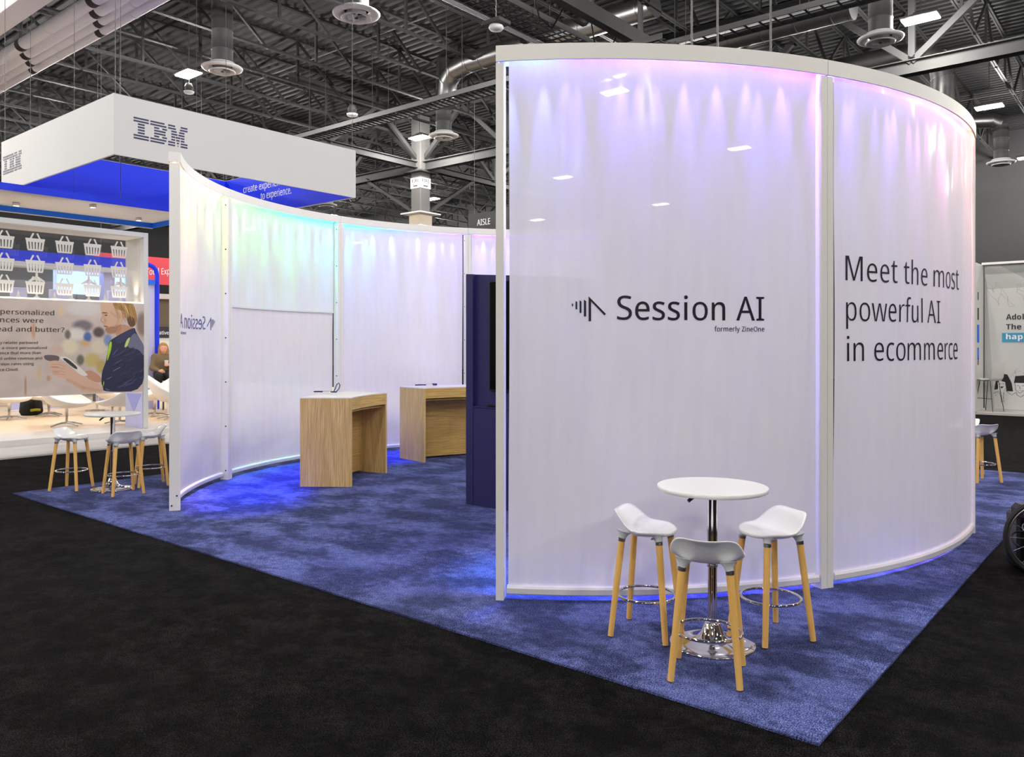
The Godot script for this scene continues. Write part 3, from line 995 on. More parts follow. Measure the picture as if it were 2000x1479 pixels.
func ladder_tray(called: String, label: String, a: Vector3, along_x: bool, length: float, width: float, step: float, wires: int) -> void:
	var t := thing(called, label, "cable tray", a, 0.0 if along_x else PI / 2)
	# local: runs along +x, rails on both sides
	for s in [-1.0, 1.0]:
		put("side_rail", box_st(Vector3(length, 0.13, 0.03), 0.0, Vector3(length * 0.5, 0.03, s * width * 0.5)), M.tray_steel, t)
	var rung := shared(box_st(Vector3(0.035, 0.03, width)))
	var n := int(length / step)
	for i in n:
		put("rung", rung, M.tray_steel, t, Vector3((i + 0.5) * step, -0.02, 0))
	for k in wires:
		var z := lerpf(-0.5, 0.5, (k + 1.0) / (wires + 1.0)) * width
		put("rail_wire", box_st(Vector3(length, 0.02, 0.02), 0.0, Vector3(length * 0.5, 0.0, z)), M.tray_steel, t)
	var rod := shared(tube_st([Vector3(0, 0, 0), Vector3(0, DECK_Y - a.y, 0)], 0.008, 5))
	for i in int(length / 3.0):
		for s in [-1.0, 1.0]:
			put("hanger_rod", rod, M.band_dark, t, Vector3(1.5 + 3.0 * i, 0.0, s * width * 0.5))

func roof_services() -> void:
	# four insulated pipes side by side along x, with dark clamp bands
	var zs := [-3.97, -4.27, -4.56, -4.83]
	var rs := [0.142, 0.142, 0.112, 0.112]
	var said := ["outermost thick white insulated pipe of the four at the upper left", "second thick white insulated pipe of the four at the upper left", "third and thinner white insulated pipe of the four at the upper left", "last thin white insulated pipe, nearest the joists at the upper left"]
	for i in 4:
		var t := thing("insulated_pipe", said[i], "pipe", Vector3(0, 9.0, zs[i]), 0.0, "white insulated pipes")
		put("pipe", tube_st([Vector3(-62, 0, 0), Vector3(4, 0, 0)], rs[i], 20), M.pipe_white, t)
		for k in 9:
			var x := -20.3 - 0.55 * i + 3.95 * (k - 5) 
			put("clamp_band", tube_st([Vector3(x - 0.12, 0, 0), Vector3(x + 0.12, 0, 0)], rs[i] + 0.004, 20), M.band_dark, t)
			put("joint_collar", tube_st([Vector3(x + 1.6, 0, 0), Vector3(x + 1.64, 0, 0)], rs[i] + 0.010, 20), M.pipe_white, t)
			put("hanger_rod", tube_st([Vector3(x, rs[i], 0), Vector3(x, DECK_Y - 9.0, 0)], 0.006, 5), M.band_dark, t)
	var dk := thing("air_duct", "pale rectangular air duct crossing the top left corner", "duct", Vector3(0, 9.0, -3.0))
	put("duct_body", box_st(Vector3(50, 0.42, 0.5), 0.02, Vector3(-27, 0, 0)), M.pipe_white, dk)
	for k in 10:
		put("flange", box_st(Vector3(0.06, 0.46, 0.54), 0.0, Vector3(-8 - 4 * k, 0, 0)), M.tray_steel, dk)
	# round outlets
	air_outlet("round white air outlet beside the left ceiling lamp", Vector3(-18.23, 9.0, -8.03), 11.68)
	air_outlet("round white air outlet with spread blades at the top centre", Vector3(-12.79, 9.0, -8.05), 11.68)
	air_outlet("round white air outlet beside the lamp on the concrete pillar", Vector3(-18.5, 9.0, -16.65), 11.68)
	air_outlet("round white air outlet beside the largest lamp at the upper right", Vector3(-4.27, 9.0, -16.97), 11.68)
	air_outlet("round white air outlet beyond the right end of the round wall", Vector3(-4.22, 9.0, -33.8), 10.55)
	air_outlet("small far air outlet beside the foot of the concrete pillar", Vector3(-31.0, 8.6, -21.2), 11.68)
	# silver ducts with elbows feeding the drops
	silver("silver round duct bending down to the outlet near the pillar", [Vector3(-9, 10.35, -14.6), Vector3(-15.4, 10.35, -14.6), Vector3(-16.1, 10.3, -14.7), Vector3(-16.5, 10.05, -14.8), Vector3(-16.6, 9.6, -14.85), Vector3(-16.6, 9.3, -14.85)], 0.3)
	silver("silver round duct bending down behind the upper right girder", [Vector3(-12, 10.3, -22.2), Vector3(-5.2, 10.3, -22.2), Vector3(-4.5, 10.25, -22.2), Vector3(-4.1, 9.95, -22.2), Vector3(-4.0, 9.4, -22.2), Vector3(-4.0, 8.3, -22.2)], 0.3)
	silver("silver elbow duct over the outlet beyond the round wall", [Vector3(-6.4, 10.9, -33.4), Vector3(-5.2, 10.8, -33.5), Vector3(-4.5, 10.75, -33.7), Vector3(-4.25, 10.62, -33.8)], 0.29)
	silver("large silver main duct crossing behind the front wall's top", [Vector3(-14, 10.2, -17.2), Vector3(-5.0, 10.2, -17.2)], 0.42)
	# trays
	ladder_tray("cable_tray", "cable tray with open grid crossing below the left ceiling joists", Vector3(-21.4, 8.4, -12.35), true, 14.0, 0.62, 0.2, 4)
	ladder_tray("cable_tray", "wide wire cable tray running back over the top of the front wall", Vector3(-10.05, 9.0, -6.0), false, 8.0, 0.8, 0.24, 4)
	ladder_tray("cable_tray", "ladder cable tray above the middle of the front wall's top edge", Vector3(-9.6, 9.0, -14.2), true, 9.5, 0.55, 0.34, 1)
	# conduits beside the wide tray
	for k in 3:
		tag(put("conduit", tube_st([Vector3(-10.62 - 0.06 * k, 9.02, -5.3), Vector3(-10.62 - 0.06 * k, 9.02, -17)], 0.018, 6), M.pipe_white), "thin pale conduit beside the wide wire cable tray, one of three alike", "conduit", "conduits by the wide tray")
	var ah := thing("hanging_beam", "dark steel box beam with cable loops beside the wide cable tray", "beam", Vector3(-9.15, 9.35, -9.0))
	put("beam", box_st(Vector3(0.22, 0.34, 9.0), 0.0, Vector3(0, 0, -2.0)), M.duct_dark, ah)
	for k in 4:
		put("strut", box_st(Vector3(0.1, 2.0, 0.1), 0.0, Vector3(0, 1.2, 1.5 - 2.2 * k)), M.duct_dark, ah)
		put("cable_loop", tube_st([Vector3(-0.25, 0.2, 1.2 - 2.2 * k), Vector3(-0.35, -0.5, 0.8 - 2.2 * k), Vector3(-0.3, -0.62, 0.4 - 2.2 * k), Vector3(-0.25, 0.1, -0.1 - 2.2 * k)], 0.02, 6), M.black_plastic, ah)
	# hanging chains and cables above the round wall
	var hang := [["thin chain hanging behind the top of the front wall, left of three", Vector3(-3.93, 0, -6.58), 4.0], ["thin chain hanging behind the top of the front wall, middle of three", Vector3(-3.66, 0, -6.81), 4.0], ["dark cable with hook hanging behind the seam of the front wall", Vector3(-3.1, 0, -7.27), 4.0]]
	for h in hang:
		var t := thing("hanging_chain", h[0], "chain", Vector3(h[1].x, h[2], h[1].z))
		put("chain", tube_st([Vector3.ZERO, Vector3(0, DECK_Y - h[2], 0)], 0.014, 6), M.tray_steel, t)
		put("hook", tube_st([Vector3(0, 0, 0), Vector3(0.02, -0.05, 0), Vector3(0.0, -0.09, 0), Vector3(-0.025, -0.06, 0)], 0.008, 6), M.tray_steel, t)
	# small pendants
	var pend := [["small white-bottomed pendant sensor on a long rod, left of centre", Vector3(-15.4, 7.8, -10.07)], ["small pendant sensor under the left ceiling lamp", Vector3(-20.8, 9.1, -8.5)], ["flat dark projector box with white lens near the wide tray", Vector3(-8.92, 7.93, -8.29)]]
	for i in 3:
		var t := thing("pendant_sensor", pend[i][0], "pendant", pend[i][1])
		if i == 2:
			put("body", box_st(Vector3(0.45, 0.08, 0.35), 0.01), M.duct_dark, t)
			put("lens", lathe_st([Vector2(0, -0.14), Vector2(0.12, -0.13), Vector2(0.15, -0.09), Vector2(0.13, -0.04), Vector2(0, -0.04)], 16), M.diffuser_white, t)
		else:
			put("body", lathe_st([Vector2(0, -0.02), Vector2(0.1, -0.02), Vector2(0.12, 0.1), Vector2(0.08, 0.2), Vector2(0, 0.22)], 16), M.duct_dark, t)
			put("lens", lathe_st([Vector2(0, -0.09), Vector2(0.13, -0.08), Vector2(0.15, -0.03), Vector2(0, -0.02)], 16), M.diffuser_white, t)
		put("rod", tube_st([Vector3(0, 0.04, 0), Vector3(0, DECK_Y - pend[i][1].y, 0)], 0.011, 6), M.tray_steel, t)
	# the concrete pillar with its fire signs
	var p := thing("concrete_pillar", "square concrete pillar with white fire signs under the roof girders", "pillar", Vector3(-22.4, 0, -19.3), 0.0)
	put("shaft", box_st(Vector3(0.55, 11.0, 0.55), 0.02, Vector3(0, 5.5, 0)), M.concrete_pillar, p)
	put("capital", box_st(Vector3(1.0, 0.05, 1.0), 0.0, Vector3(0, 8.72, 0)), M.girder_steel, p)
	put("footing_plate", box_st(Vector3(1.15, 0.05, 1.15), 0.0, Vector3(0, 7.05, 0)), M.diffuser_white, p)
	put("footing", box_st(Vector3(0.66, 0.45, 0.66), 0.01, Vector3(0, 6.80, 0)), M.cream, p)
	put("footing", box_st(Vector3(0.92, 6.55, 0.92), 0.02, Vector3(0, 3.28, 0)), M.diffuser_white, p)
	for s in 2:
		var sg := put("fire_sign", box_st(Vector3(0.57, 0.42, 0.012), 0.0), M.diffuser_white, p, Vector3(0, 8.28, 0.282) if s == 0 else Vector3(0.282, 8.28, 0), Vector3(0, 0.0 if s == 0 else PI / 2, 0))
		flat_text("lettering", "FIRE", font_bold, M.print_dark, sg, Vector3(-0.19, 0.02, 0.007), Vector3(0.2, 0.02, 0.007), 0.14, Vector3(0, 0, 1))
		put("arrow", box_st(Vector3(0.25, 0.05, 0.004), 0.0, Vector3(0.0, -0.12, 0.008)), M.print_dark, sg)
	for s in [[Vector3(-3.4, 8.9, 0), Vector3(-0.25, 7.1, 0)], [Vector3(0, 8.9, -3.2), Vector3(0, 7.1, -0.3)]]:
		var st := fresh()
		bar(st, s[0], s[1], 0.12, 0.12)
		put("brace", st, M.girder_steel, p)
	# hanging aisle sign
	var a := thing("aisle_sign", "dark grey hanging aisle sign behind the round wall's rim", "sign", Vector3(-13.2, 5.0, -12.5))
	put("board", box_st(Vector3(1.7, 1.0, 0.04), 0.004), M.sign_grey, a, Vector3(0.52, -0.24, -0.021))
	flat_text("lettering", "AISLE", font, M.white_text, a, Vector3(-0.0, -0.078, 0), Vector3(0.46, -0.078, 0), 0.16, Vector3(0, 0, 1))
	for s in [-0.1, 1.1]:
		put("hanger_wire", tube_st([Vector3(s, 0.25, 0), Vector3(s, 3.32, 0)], 0.006, 5), M.tray_steel, a)

func silver(label: String, pts: Array, r: float) -> void:
	var t := thing("round_duct", label, "duct", Vector3.ZERO, 0.0, "silver round ducts")
	put("pipe", tube_st(pts, r, 20), M.duct_silver, t)
	for i in range(1, pts.size()):
		var p: Vector3 = pts[i]
		var d: Vector3 = (pts[i] - pts[i - 1]).normalized()
		put("seam_ring", tube_st([p - d * 0.03, p + d * 0.03], r + 0.012, 20), M.duct_silver, t)
	var q: Vector3 = pts[0]
	var along: Vector3 = (pts[1] - pts[0])
	for k in int(along.length() / 0.9):
		var c: Vector3 = q + along.normalized() * (0.9 * k + 0.45)
		put("seam_ring", tube_st([c - along.normalized() * 0.02, c + along.normalized() * 0.02], r + 0.010, 20), M.duct_silver, t)

# ------------------------------------------------------------------ pictures printed on panels
func fill(im: Image, pts: PackedVector2Array, c: Color) -> void:
	var lo := pts[0]
	var hi := pts[0]
	for p in pts:
		lo = lo.min(p)
		hi = hi.max(p)
	for y in range(maxi(0, int(lo.y)), mini(im.get_height(), int(hi.y) + 1)):
		var xs := []
		for i in pts.size():
			var a := pts[i]
			var b := pts[(i + 1) % pts.size()]
			var yy := y + 0.5
			if (a.y <= yy) != (b.y <= yy):
				xs.append(a.x + (yy - a.y) / (b.y - a.y) * (b.x - a.x))
		xs.sort()
		for k in range(0, xs.size() - 1, 2):
			var xa := maxi(0, int(round(xs[k])))
			var xb := mini(im.get_width(), int(round(xs[k + 1])))
			if xb > xa: im.fill_rect(Rect2i(xa, y, xb - xa, 1), c)

func line(im: Image, pts: Array, w: float, c: Color) -> void:
	for i in pts.size() - 1:
		var a: Vector2 = pts[i]
		var b: Vector2 = pts[i + 1]
		var n := (b - a).orthogonal().normalized() * w * 0.5
		fill(im, PackedVector2Array([a + n, b + n, b - n, a - n]), c)

# a soft painted stroke along points given in thousandths of the poster
func stroke(im: Image, pts: Array, w: float, c: Color, alpha: float) -> void:
	var k := Vector2(1.28, 0.64)
	for i in pts.size() - 1:
		var a: Vector2 = pts[i] * k
		var b: Vector2 = pts[i + 1] * k
		var lo := a.min(b) - Vector2.ONE * w
		var hi := a.max(b) + Vector2.ONE * w
		for y in range(maxi(0, int(lo.y)), mini(im.get_height(), int(hi.y) + 1)):
			for x in range(maxi(0, int(lo.x)), mini(im.get_width(), int(hi.x) + 1)):
				var d := Geometry2D.get_closest_point_to_segment(Vector2(x, y), a, b).distance_to(Vector2(x, y))
				var t := alpha * (1.0 - smoothstep(w * 0.25, w * 0.75, d))
				if t > 0.01: im.set_pixel(x, y, im.get_pixel(x, y).lerp(c, t))

func poster_picture() -> ImageTexture:
	var small := Image.create(128, 72, false, Image.FORMAT_RGB8)
	var nz := noise(5, 0.05, 3)
	for y in 72:
		for x in 128:
			var g := 1.0 + 0.06 * nz.get_noise_2d(x, y)
			small.set_pixel(x, y, Color(0.80 * g, 0.74 * g, 0.705 * g))
	# soft out-of-focus shop behind the man: x, y, half width, half height in thousandths, colour
	var blobs := [
		[671, 258, 53, 66, 108, 102, 108],
		[644, 344, 47, 76, 228, 222, 216],
		[752, 324, 31, 60, 72, 60, 64],
		[752, 480, 46, 96, 216, 206, 182],
		[695, 377, 21, 60, 62, 92, 172],
		[800, 410, 23, 70, 112, 134, 186],
		[608, 480, 44, 93, 226, 214, 182],
		[720, 626, 45, 79, 196, 176, 104],
		[765, 697, 29, 79, 184, 160, 90],
		[659, 624, 20, 61, 90, 96, 74],
		[987, 227, 36, 143, 128, 106, 94],
		[435, 316, 10, 90, 206, 152, 122],
		[461, 751, 9, 74, 216, 182, 142],
		[566, 111, 14, 58, 224, 196, 150],
		[399, 885, 6, 98, 176, 132, 110],
		[505, 811, 12, 34, 196, 150, 120],
		[679, 69, 98, 97, 218, 212, 208],
		[597, 353, 15, 51, 96, 88, 86],
		[683, 445, 25, 35, 214, 170, 110],
		[543, 513, 34, 51, 206, 180, 160],
	]
	for b in blobs:
		var c := Color8(b[4], b[5], b[6])
		for y in 72:
			for x in 128:
				var d := Vector2((x / 128.0 * 1000.0 - b[0]) / b[2], (y / 72.0 * 1000.0 - b[1]) / b[3]).length()
				var k := 0.85 * (1.0 - smoothstep(0.55, 1.25, d))
				if k > 0.0: small.set_pixel(x, y, small.get_pixel(x, y).lerp(c, k))
	small.resize(1280, 640, Image.INTERPOLATE_CUBIC)
	var polys := [
		[165, 125, 62, [823, -3, 934, -13, 952, 67, 962, 165, 952, 255, 926, 270, 908, 212, 895, 97, 865, 82, 831, 58]],
		[98, 66, 40, [904, 168, 926, 140, 948, 175, 952, 255, 926, 270, 911, 230]],
		[206, 172, 100, [874, 1, 891, 0, 926, 131, 917, 141]],
		[214, 176, 148, [765, 2, 827, -3, 840, 66, 865, 86, 882, 107, 891, 169, 882, 231, 865, 303, 840, 339, 810, 348, 792, 323, 789, 283, 781, 262, 781, 240, 767, 219, 769, 193, 775, 158, 771, 119, 765, 63]],
		[176, 130, 98, [789, 281, 792, 323, 810, 348, 840, 339, 865, 303, 878, 231, 857, 254, 823, 269]],
		[194, 148, 118, [840, 339, 878, 231, 926, 265, 948, 264, 908, 319, 857, 387]],
		[222, 168, 138, [876, 99, 893, 93, 904, 123, 902, 159, 887, 182, 877, 152]],
		[110, 80, 60, [773, 110, 802, 114, 803, 126, 775, 125]],
		[60, 45, 40, [786, 138, 802, 139, 800, 151, 789, 151]],
		[140, 80, 70, [781, 258, 807, 263, 798, 275, 783, 270]],
		[35, 38, 70, [810, 427, 857, 365, 948, 264, 954, 318, 979, 407, 1002, 479, 1002, 995, 781, 985, 777, 923, 769, 888, 773, 758, 794, 654, 806, 497]],
		[108, 108, 134, [900, 497, 926, 372, 952, 322, 992, 443, 1002, 498, 1002, 606, 970, 515]],
		[48, 53, 90, [857, 382, 948, 264, 952, 318, 865, 471, 836, 409]],
		[165, 205, 30, [812, 436, 825, 427, 823, 515, 798, 672, 802, 549]],
		[190, 215, 120, [904, 408, 926, 372, 908, 488, 889, 502]],
		[165, 205, 30, [779, 897, 783, 854, 785, 889, 779, 932]],
		[95, 103, 148, [819, 703, 891, 613, 865, 656]],
		[120, 128, 170, [817, 767, 880, 703, 857, 740]],
		[110, 118, 160, [787, 854, 833, 809, 810, 843]],
		[80, 88, 132, [823, 585, 865, 488, 840, 568]],
		[80, 88, 132, [785, 933, 823, 975, 798, 973]],
		[106, 92, 97, [483, 570, 562, 580, 558, 647, 494, 633]],
		[216, 178, 154, [513, 637, 551, 630, 581, 664, 620, 716, 659, 786, 781, 924, 777, 977, 683, 989, 644, 921, 608, 851, 581, 824, 539, 796, 524, 746, 513, 687]],
		[190, 146, 120, [520, 691, 558, 701, 558, 710, 520, 704]],
		[190, 146, 120, [526, 746, 562, 756, 562, 764, 528, 756]],
		[196, 146, 120, [675, 762, 712, 738, 744, 774, 770, 827, 771, 879, 744, 877, 703, 840]],
		[226, 221, 216, [558, 605, 574, 589, 601, 598, 679, 745, 703, 797, 683, 805, 659, 786, 601, 665]],
		[60, 50, 55, [570, 610, 597, 610, 650, 709, 644, 739]],
	]
	for p in polys:
		var c := Color8(p[0], p[1], p[2])
		var pts := PackedVector2Array()
		for i in range(0, p[3].size(), 2):
			pts.append(Vector2(p[3][i] * 1.28, p[3][i + 1] * 0.64))
		# round the outline off
		for pass_ in 2:
			var soft := PackedVector2Array()
			for i in pts.size():
				var a := pts[i]
				var b := pts[(i + 1) % pts.size()]
				soft.append(a.lerp(b, 0.22))
				soft.append(a.lerp(b, 0.78))
			pts = soft
		fill(small, pts, c)
	# printed detail: strands of hair, stubble, folds of the shirt, fingers (all in thousandths of the picture)
	var rng := RandomNumberGenerator.new()
	rng.seed = 77
	for k in 46:
		var x0 := rng.randf_range(832, 935)
		var y0 := rng.randf_range(-8, 40)
		var bend := rng.randf_range(10, 34)
		var c0 := [Color8(196, 158, 92), Color8(120, 86, 46), Color8(222, 190, 122), Color8(92, 64, 38)]
		stroke(small, [Vector2(x0, y0), Vector2(x0 + bend * 0.7, y0 + 90), Vector2(x0 + bend, y0 + rng.randf_range(120, 190))], 2.2, c0[k % 4], 0.6)
	for s in [[[775, 120], [790, 200], [786, 260]], [[820, 110], [860, 170], [852, 250]], [[845, 250], [868, 300], [838, 336]]]:
		stroke(small, [Vector2(s[0][0], s[0][1]), Vector2(s[1][0], s[1][1]), Vector2(s[2][0], s[2][1])], 16.0, Color8(176, 132, 104), 0.28)
	stroke(small, [Vector2(772, 160), Vector2(766, 205), Vector2(780, 226)], 3.0, Color8(150, 104, 82), 0.7)
	stroke(small, [Vector2(884, 110), Vector2(898, 130), Vector2(890, 165)], 4.0, Color8(168, 112, 86), 0.7)
	for k in 260:
		var p := Vector2(rng.randf_range(792, 872), rng.randf_range(262, 345))
		stroke(small, [p, p + Vector2(2, 3)], 1.6, Color8(132, 94, 68), 0.35)
	for k in 26:
		var p := Vector2(rng.randf_range(800, 985), rng.randf_range(560, 960))
		var l := rng.randf_range(25, 80)
		var lit: bool = k % 2 == 0
		stroke(small, [p, p + Vector2(l * 0.6, -l * 0.5), p + Vector2(l, -l * 1.3)], rng.randf_range(3, 9), Color8(92, 98, 140) if lit else Color8(16, 17, 36), 0.42)
	for k in 4:
		stroke(small, [Vector2(522 + 3 * k, 668 + 34 * k), Vector2(560, 676 + 34 * k), Vector2(588, 694 + 30 * k)], 2.6, Color8(168, 122, 98), 0.65)
	stroke(small, [Vector2(600, 840), Vector2(680, 930), Vector2(770, 970)], 22.0, Color8(186, 142, 116), 0.35)
	# soften the cut edges of the print
	var half := small.duplicate()
	half.resize(640, 320, Image.INTERPOLATE_BILINEAR)
	half.resize(1280, 640, Image.INTERPOLATE_CUBIC)
	small = half
	return ImageTexture.create_from_image(small)

func sketch_picture() -> ImageTexture:
	var w := 768
	var im := Image.create(w, 768, false, Image.FORMAT_RGB8)
	im.fill(Color(0.70, 0.70, 0.69))
	# panel 4.2 m wide, 3.75 m high; numbers below are centimetres from its upper left corner
	var k := Vector2(768.0 / 420.0, 768.0 / 375.0)
	var s := func(pts: Array) -> PackedVector2Array:
		var out := PackedVector2Array()
		for p in pts: out.append(Vector2(p[0], p[1]) * k)
		return out
	fill(im, s.call([[5, 63], [330, 55], [330, 375], [22, 372]]), Color(0.79, 0.785, 0.775))
	fill(im, s.call([[30, 0], [90, 40], [420, 10], [420, 0]]), Color(0.60, 0.61, 0.60))
	var rng := RandomNumberGenerator.new()
	rng.seed = 4
	for i in 26:
		var c := Vector2(rng.randf() * 768, rng.randf() * 700)
		var pts := []
		for j in 14:
			var a := TAU * j / 13.0 * 0.8 + i
			pts.append(c + Vector2(cos(a) * (20 + 30 * rng.randf()), sin(a * 1.2) * (40 + 40 * rng.randf())))
		for j in pts.size() - 1: line(im, [pts[j], pts[j + 1]], 1.2, Color(0.58, 0.58, 0.57))
	var ink := Color(0.07, 0.07, 0.07)
	var pale := Color(0.84, 0.83, 0.82)
	fill(im, s.call([[22, 323], [26, 293], [37, 280], [51, 284], [60, 305], [63, 326], [49, 326], [46, 305], [35, 299], [29, 322]]), ink)
	fill(im, s.call([[29, 305], [33, 299], [46, 303], [47, 318], [38, 329], [31, 322]]), pale)
	fill(im, s.call([[65, 304], [68, 287], [87, 285], [94, 304]]), ink)
	fill(im, s.call([[67, 304], [92, 304], [91, 320], [80, 330], [70, 323]]), pale)
	for l in [[[33, 329], [37, 344], [38, 356]], [[43, 328], [42, 343], [43, 356]], [[20, 333], [31, 327]], [[47, 325], [58, 334]], [[67, 304], [69, 323], [78, 330], [90, 320], [92, 304]], [[60, 336], [70, 328], [72, 336], [80, 340], [92, 330]], [[32, 308], [36, 308]], [[40, 307], [45, 308]], [[71, 311], [76, 311]], [[82, 311], [87, 311]], [[78, 312], [77, 318], [80, 318]], [[74, 323], [83, 323]]]:
		var a: PackedVector2Array = s.call(l)
		line(im, Array(a), 1.6, ink)
	fill(im, s.call([[35, 315], [43, 314], [38, 320]]), ink)
	return ImageTexture.create_from_image(im)

# ------------------------------------------------------------------ the striped three-letter logo on its white sign
func stripes(parent: Node, origin: Vector3, right: Vector3, out: Vector3, width: float, height: float, m: Material) -> void:
	var rows := [
		[[0, 27], [30, 56], [63, 76], [87, 100]], [[0, 27], [30, 59.5], [63, 77.5], [85.5, 100]],
		[[7.5, 19.5], [37, 46], [52, 60.5], [69, 79], [84, 94]], [[7.5, 19.5], [37, 58], [69, 80.5], [82.5, 94]],
		[[7.5, 19.5], [37, 58], [69, 76], [77, 86], [87, 94]], [[7.5, 19.5], [37, 46], [52, 60.5], [69, 76], [78.3, 84.7], [87, 94]],
		[[0, 27], [30, 59.5], [63, 76], [79.7, 83.3], [87, 100]], [[0, 27], [30, 56], [63, 76], [81, 82, 0], [87, 100]]]
	var st := fresh()
	for r in 8:
		var y := height * (1.0 - (r + 0.32) / 7.7)
		for s in rows[r]:
			var a: float = s[0] * 0.01 * width
			var b: float = s[1] * 0.01 * width
			box(st, origin + right * (a + b) * 0.5 + Vector3.UP * y + out * 0.003, Vector3(b - a, height * 0.072, 0.006), Basis(right, Vector3.UP, out))
	put("striped_logo", st, m, parent)

func hanging_sign() -> void:
	var x0 := -17.35
	var x1 := -12.3
	var z0 := -7.63
	var z1 := -2.556
	var y0 := 4.868
	var y1 := 5.878
	var h := y1 - y0
	var t := thing("hanging_sign", "large white square hanging sign with blue striped three-letter logos", "hanging sign", Vector3(0, y0, 0))
	var faces := [
		[Vector3(x1 - 0.02, h * 0.5, (z0 + z1) * 0.5), Vector3(0.04, h, z1 - z0), Vector3(-0.026, 0, 0), Vector3(0.012, h - 0.02, z1 - z0 - 0.1)],
		[Vector3(x0 + 0.02, h * 0.5, (z0 + z1) * 0.5), Vector3(0.04, h, z1 - z0), Vector3(0.026, 0, 0), Vector3(0.012, h - 0.02, z1 - z0 - 0.1)],
		[Vector3((x0 + x1) * 0.5, h * 0.5, z1 - 0.02), Vector3(x1 - x0 - 0.08, h, 0.04), Vector3(0, 0, -0.026), Vector3(x1 - x0 - 0.1, h - 0.02, 0.012)],
		[Vector3((x0 + x1) * 0.5, h * 0.5, z0 + 0.02), Vector3(x1 - x0 - 0.08, h, 0.04), Vector3(0, 0, 0.026), Vector3(x1 - x0 - 0.1, h - 0.02, 0.012)]]
	var made := []
	for f in faces:
		var p := put("face_panel", box_st(f[1]), M.ibm_white, t, f[0])
		put("blue_lining", box_st(f[3]), M.ibm_blue, p, f[2])
		made.append(p)
	var c: Vector3 = faces[0][0]
	stripes(made[0], Vector3(0.02, 5.19 - y0 - h * 0.5, -2.885 - c.z), Vector3(0, 0, -1), Vector3(1, 0, 0), 0.953, 0.37, M.ibm_ink)
	c = faces[2][0]
	stripes(made[2], Vector3(-17.24 - c.x, 5.19 - y0 - h * 0.5, 0.02), Vector3(1, 0, 0), Vector3(0, 0, 1), 0.96, 0.37, M.ibm_ink)
	c = faces[3][0]
	flat_text("lettering", "create experiences you", font, M.white_text, made[3], Vector3(-16.50 - c.x, 5.47 - y0 - h * 0.5, 0.033), Vector3(-14.25 - c.x, 5.47 - y0 - h * 0.5, 0.033), 0.17, Vector3(0, 0, 1))
	flat_text("lettering", "to experience.", font, M.white_text, made[3], Vector3(-15.76 - c.x, 5.225 - y0 - h * 0.5, 0.033), Vector3(-14.52 - c.x, 5.225 - y0 - h * 0.5, 0.033), 0.17, Vector3(0, 0, 1))
	for x in [x0 + 0.05, x1 - 0.05]:
		for z in [z0 + 0.05, z1 - 0.05]:
			put("suspension_wire", tube_st([Vector3(x, h, z), Vector3(x, DECK_Y - y0, z)], 0.006, 5), M.tray_steel, t)

func basket_icon() -> ArrayMesh:
	# shopping-basket cut-out, 0.30 wide, x right, y up
	var st := fresh()
	var b := func(x0, y0, x1, y1): box(st, Vector3((x0 + x1) * 0.5, (y0 + y1) * 0.5, 0.004), Vector3(x1 - x0, y1 - y0, 0.008))
	b.call(-0.155, 0.085, 0.155, 0.112)
	plate(st, PackedVector2Array([Vector2(-0.118, -0.10), Vector2(0.118, -0.10), Vector2(0.123, -0.075), Vector2(-0.123, -0.075)]), 0.008)
	for k in 6:
		var x := lerpf(-1.0, 1.0, k / 5.0)
		plate(st, PackedVector2Array([Vector2(x * 0.112 - 0.014, -0.08), Vector2(x * 0.112 + 0.014, -0.08), Vector2(x * 0.134 + 0.015, 0.09), Vector2(x * 0.134 - 0.015, 0.09)]), 0.008)
	plate(st, PackedVector2Array([Vector2(-0.135, 0.05), Vector2(0.135, 0.05), Vector2(0.138, 0.09), Vector2(-0.138, 0.09)]), 0.008)
	for s in [-1.0, 1.0]:
		plate(st, PackedVector2Array([Vector2(s * 0.09, 0.10), Vector2(s * 0.065, 0.10), Vector2(s * 0.018, 0.195), Vector2(s * 0.032, 0.205), Vector2(s * 0.045, 0.20)]), 0.008)
	return shared(st)

func plane_icon() -> ArrayMesh:
	var st := fresh()
	plate(st, PackedVector2Array([Vector2(-0.016, -0.12), Vector2(0.016, -0.12), Vector2(0.02, 0.09), Vector2(0.0, 0.14), Vector2(-0.02, 0.09)]), 0.008)
	for s in [-1.0, 1.0]:
		plate(st, PackedVector2Array([Vector2(s * 0.015, 0.05), Vector2(s * 0.13, -0.03), Vector2(s * 0.13, -0.055), Vector2(s * 0.015, -0.02)]), 0.008)
		plate(st, PackedVector2Array([Vector2(s * 0.012, -0.075), Vector2(s * 0.05, -0.11), Vector2(s * 0.05, -0.125), Vector2(s * 0.012, -0.11)]), 0.008)
	return shared(st)

func glow_shared(called: String, color: Color, energy: float) -> StandardMaterial3D:
	return M[called] if M.has(called) else glow(called, color, energy)

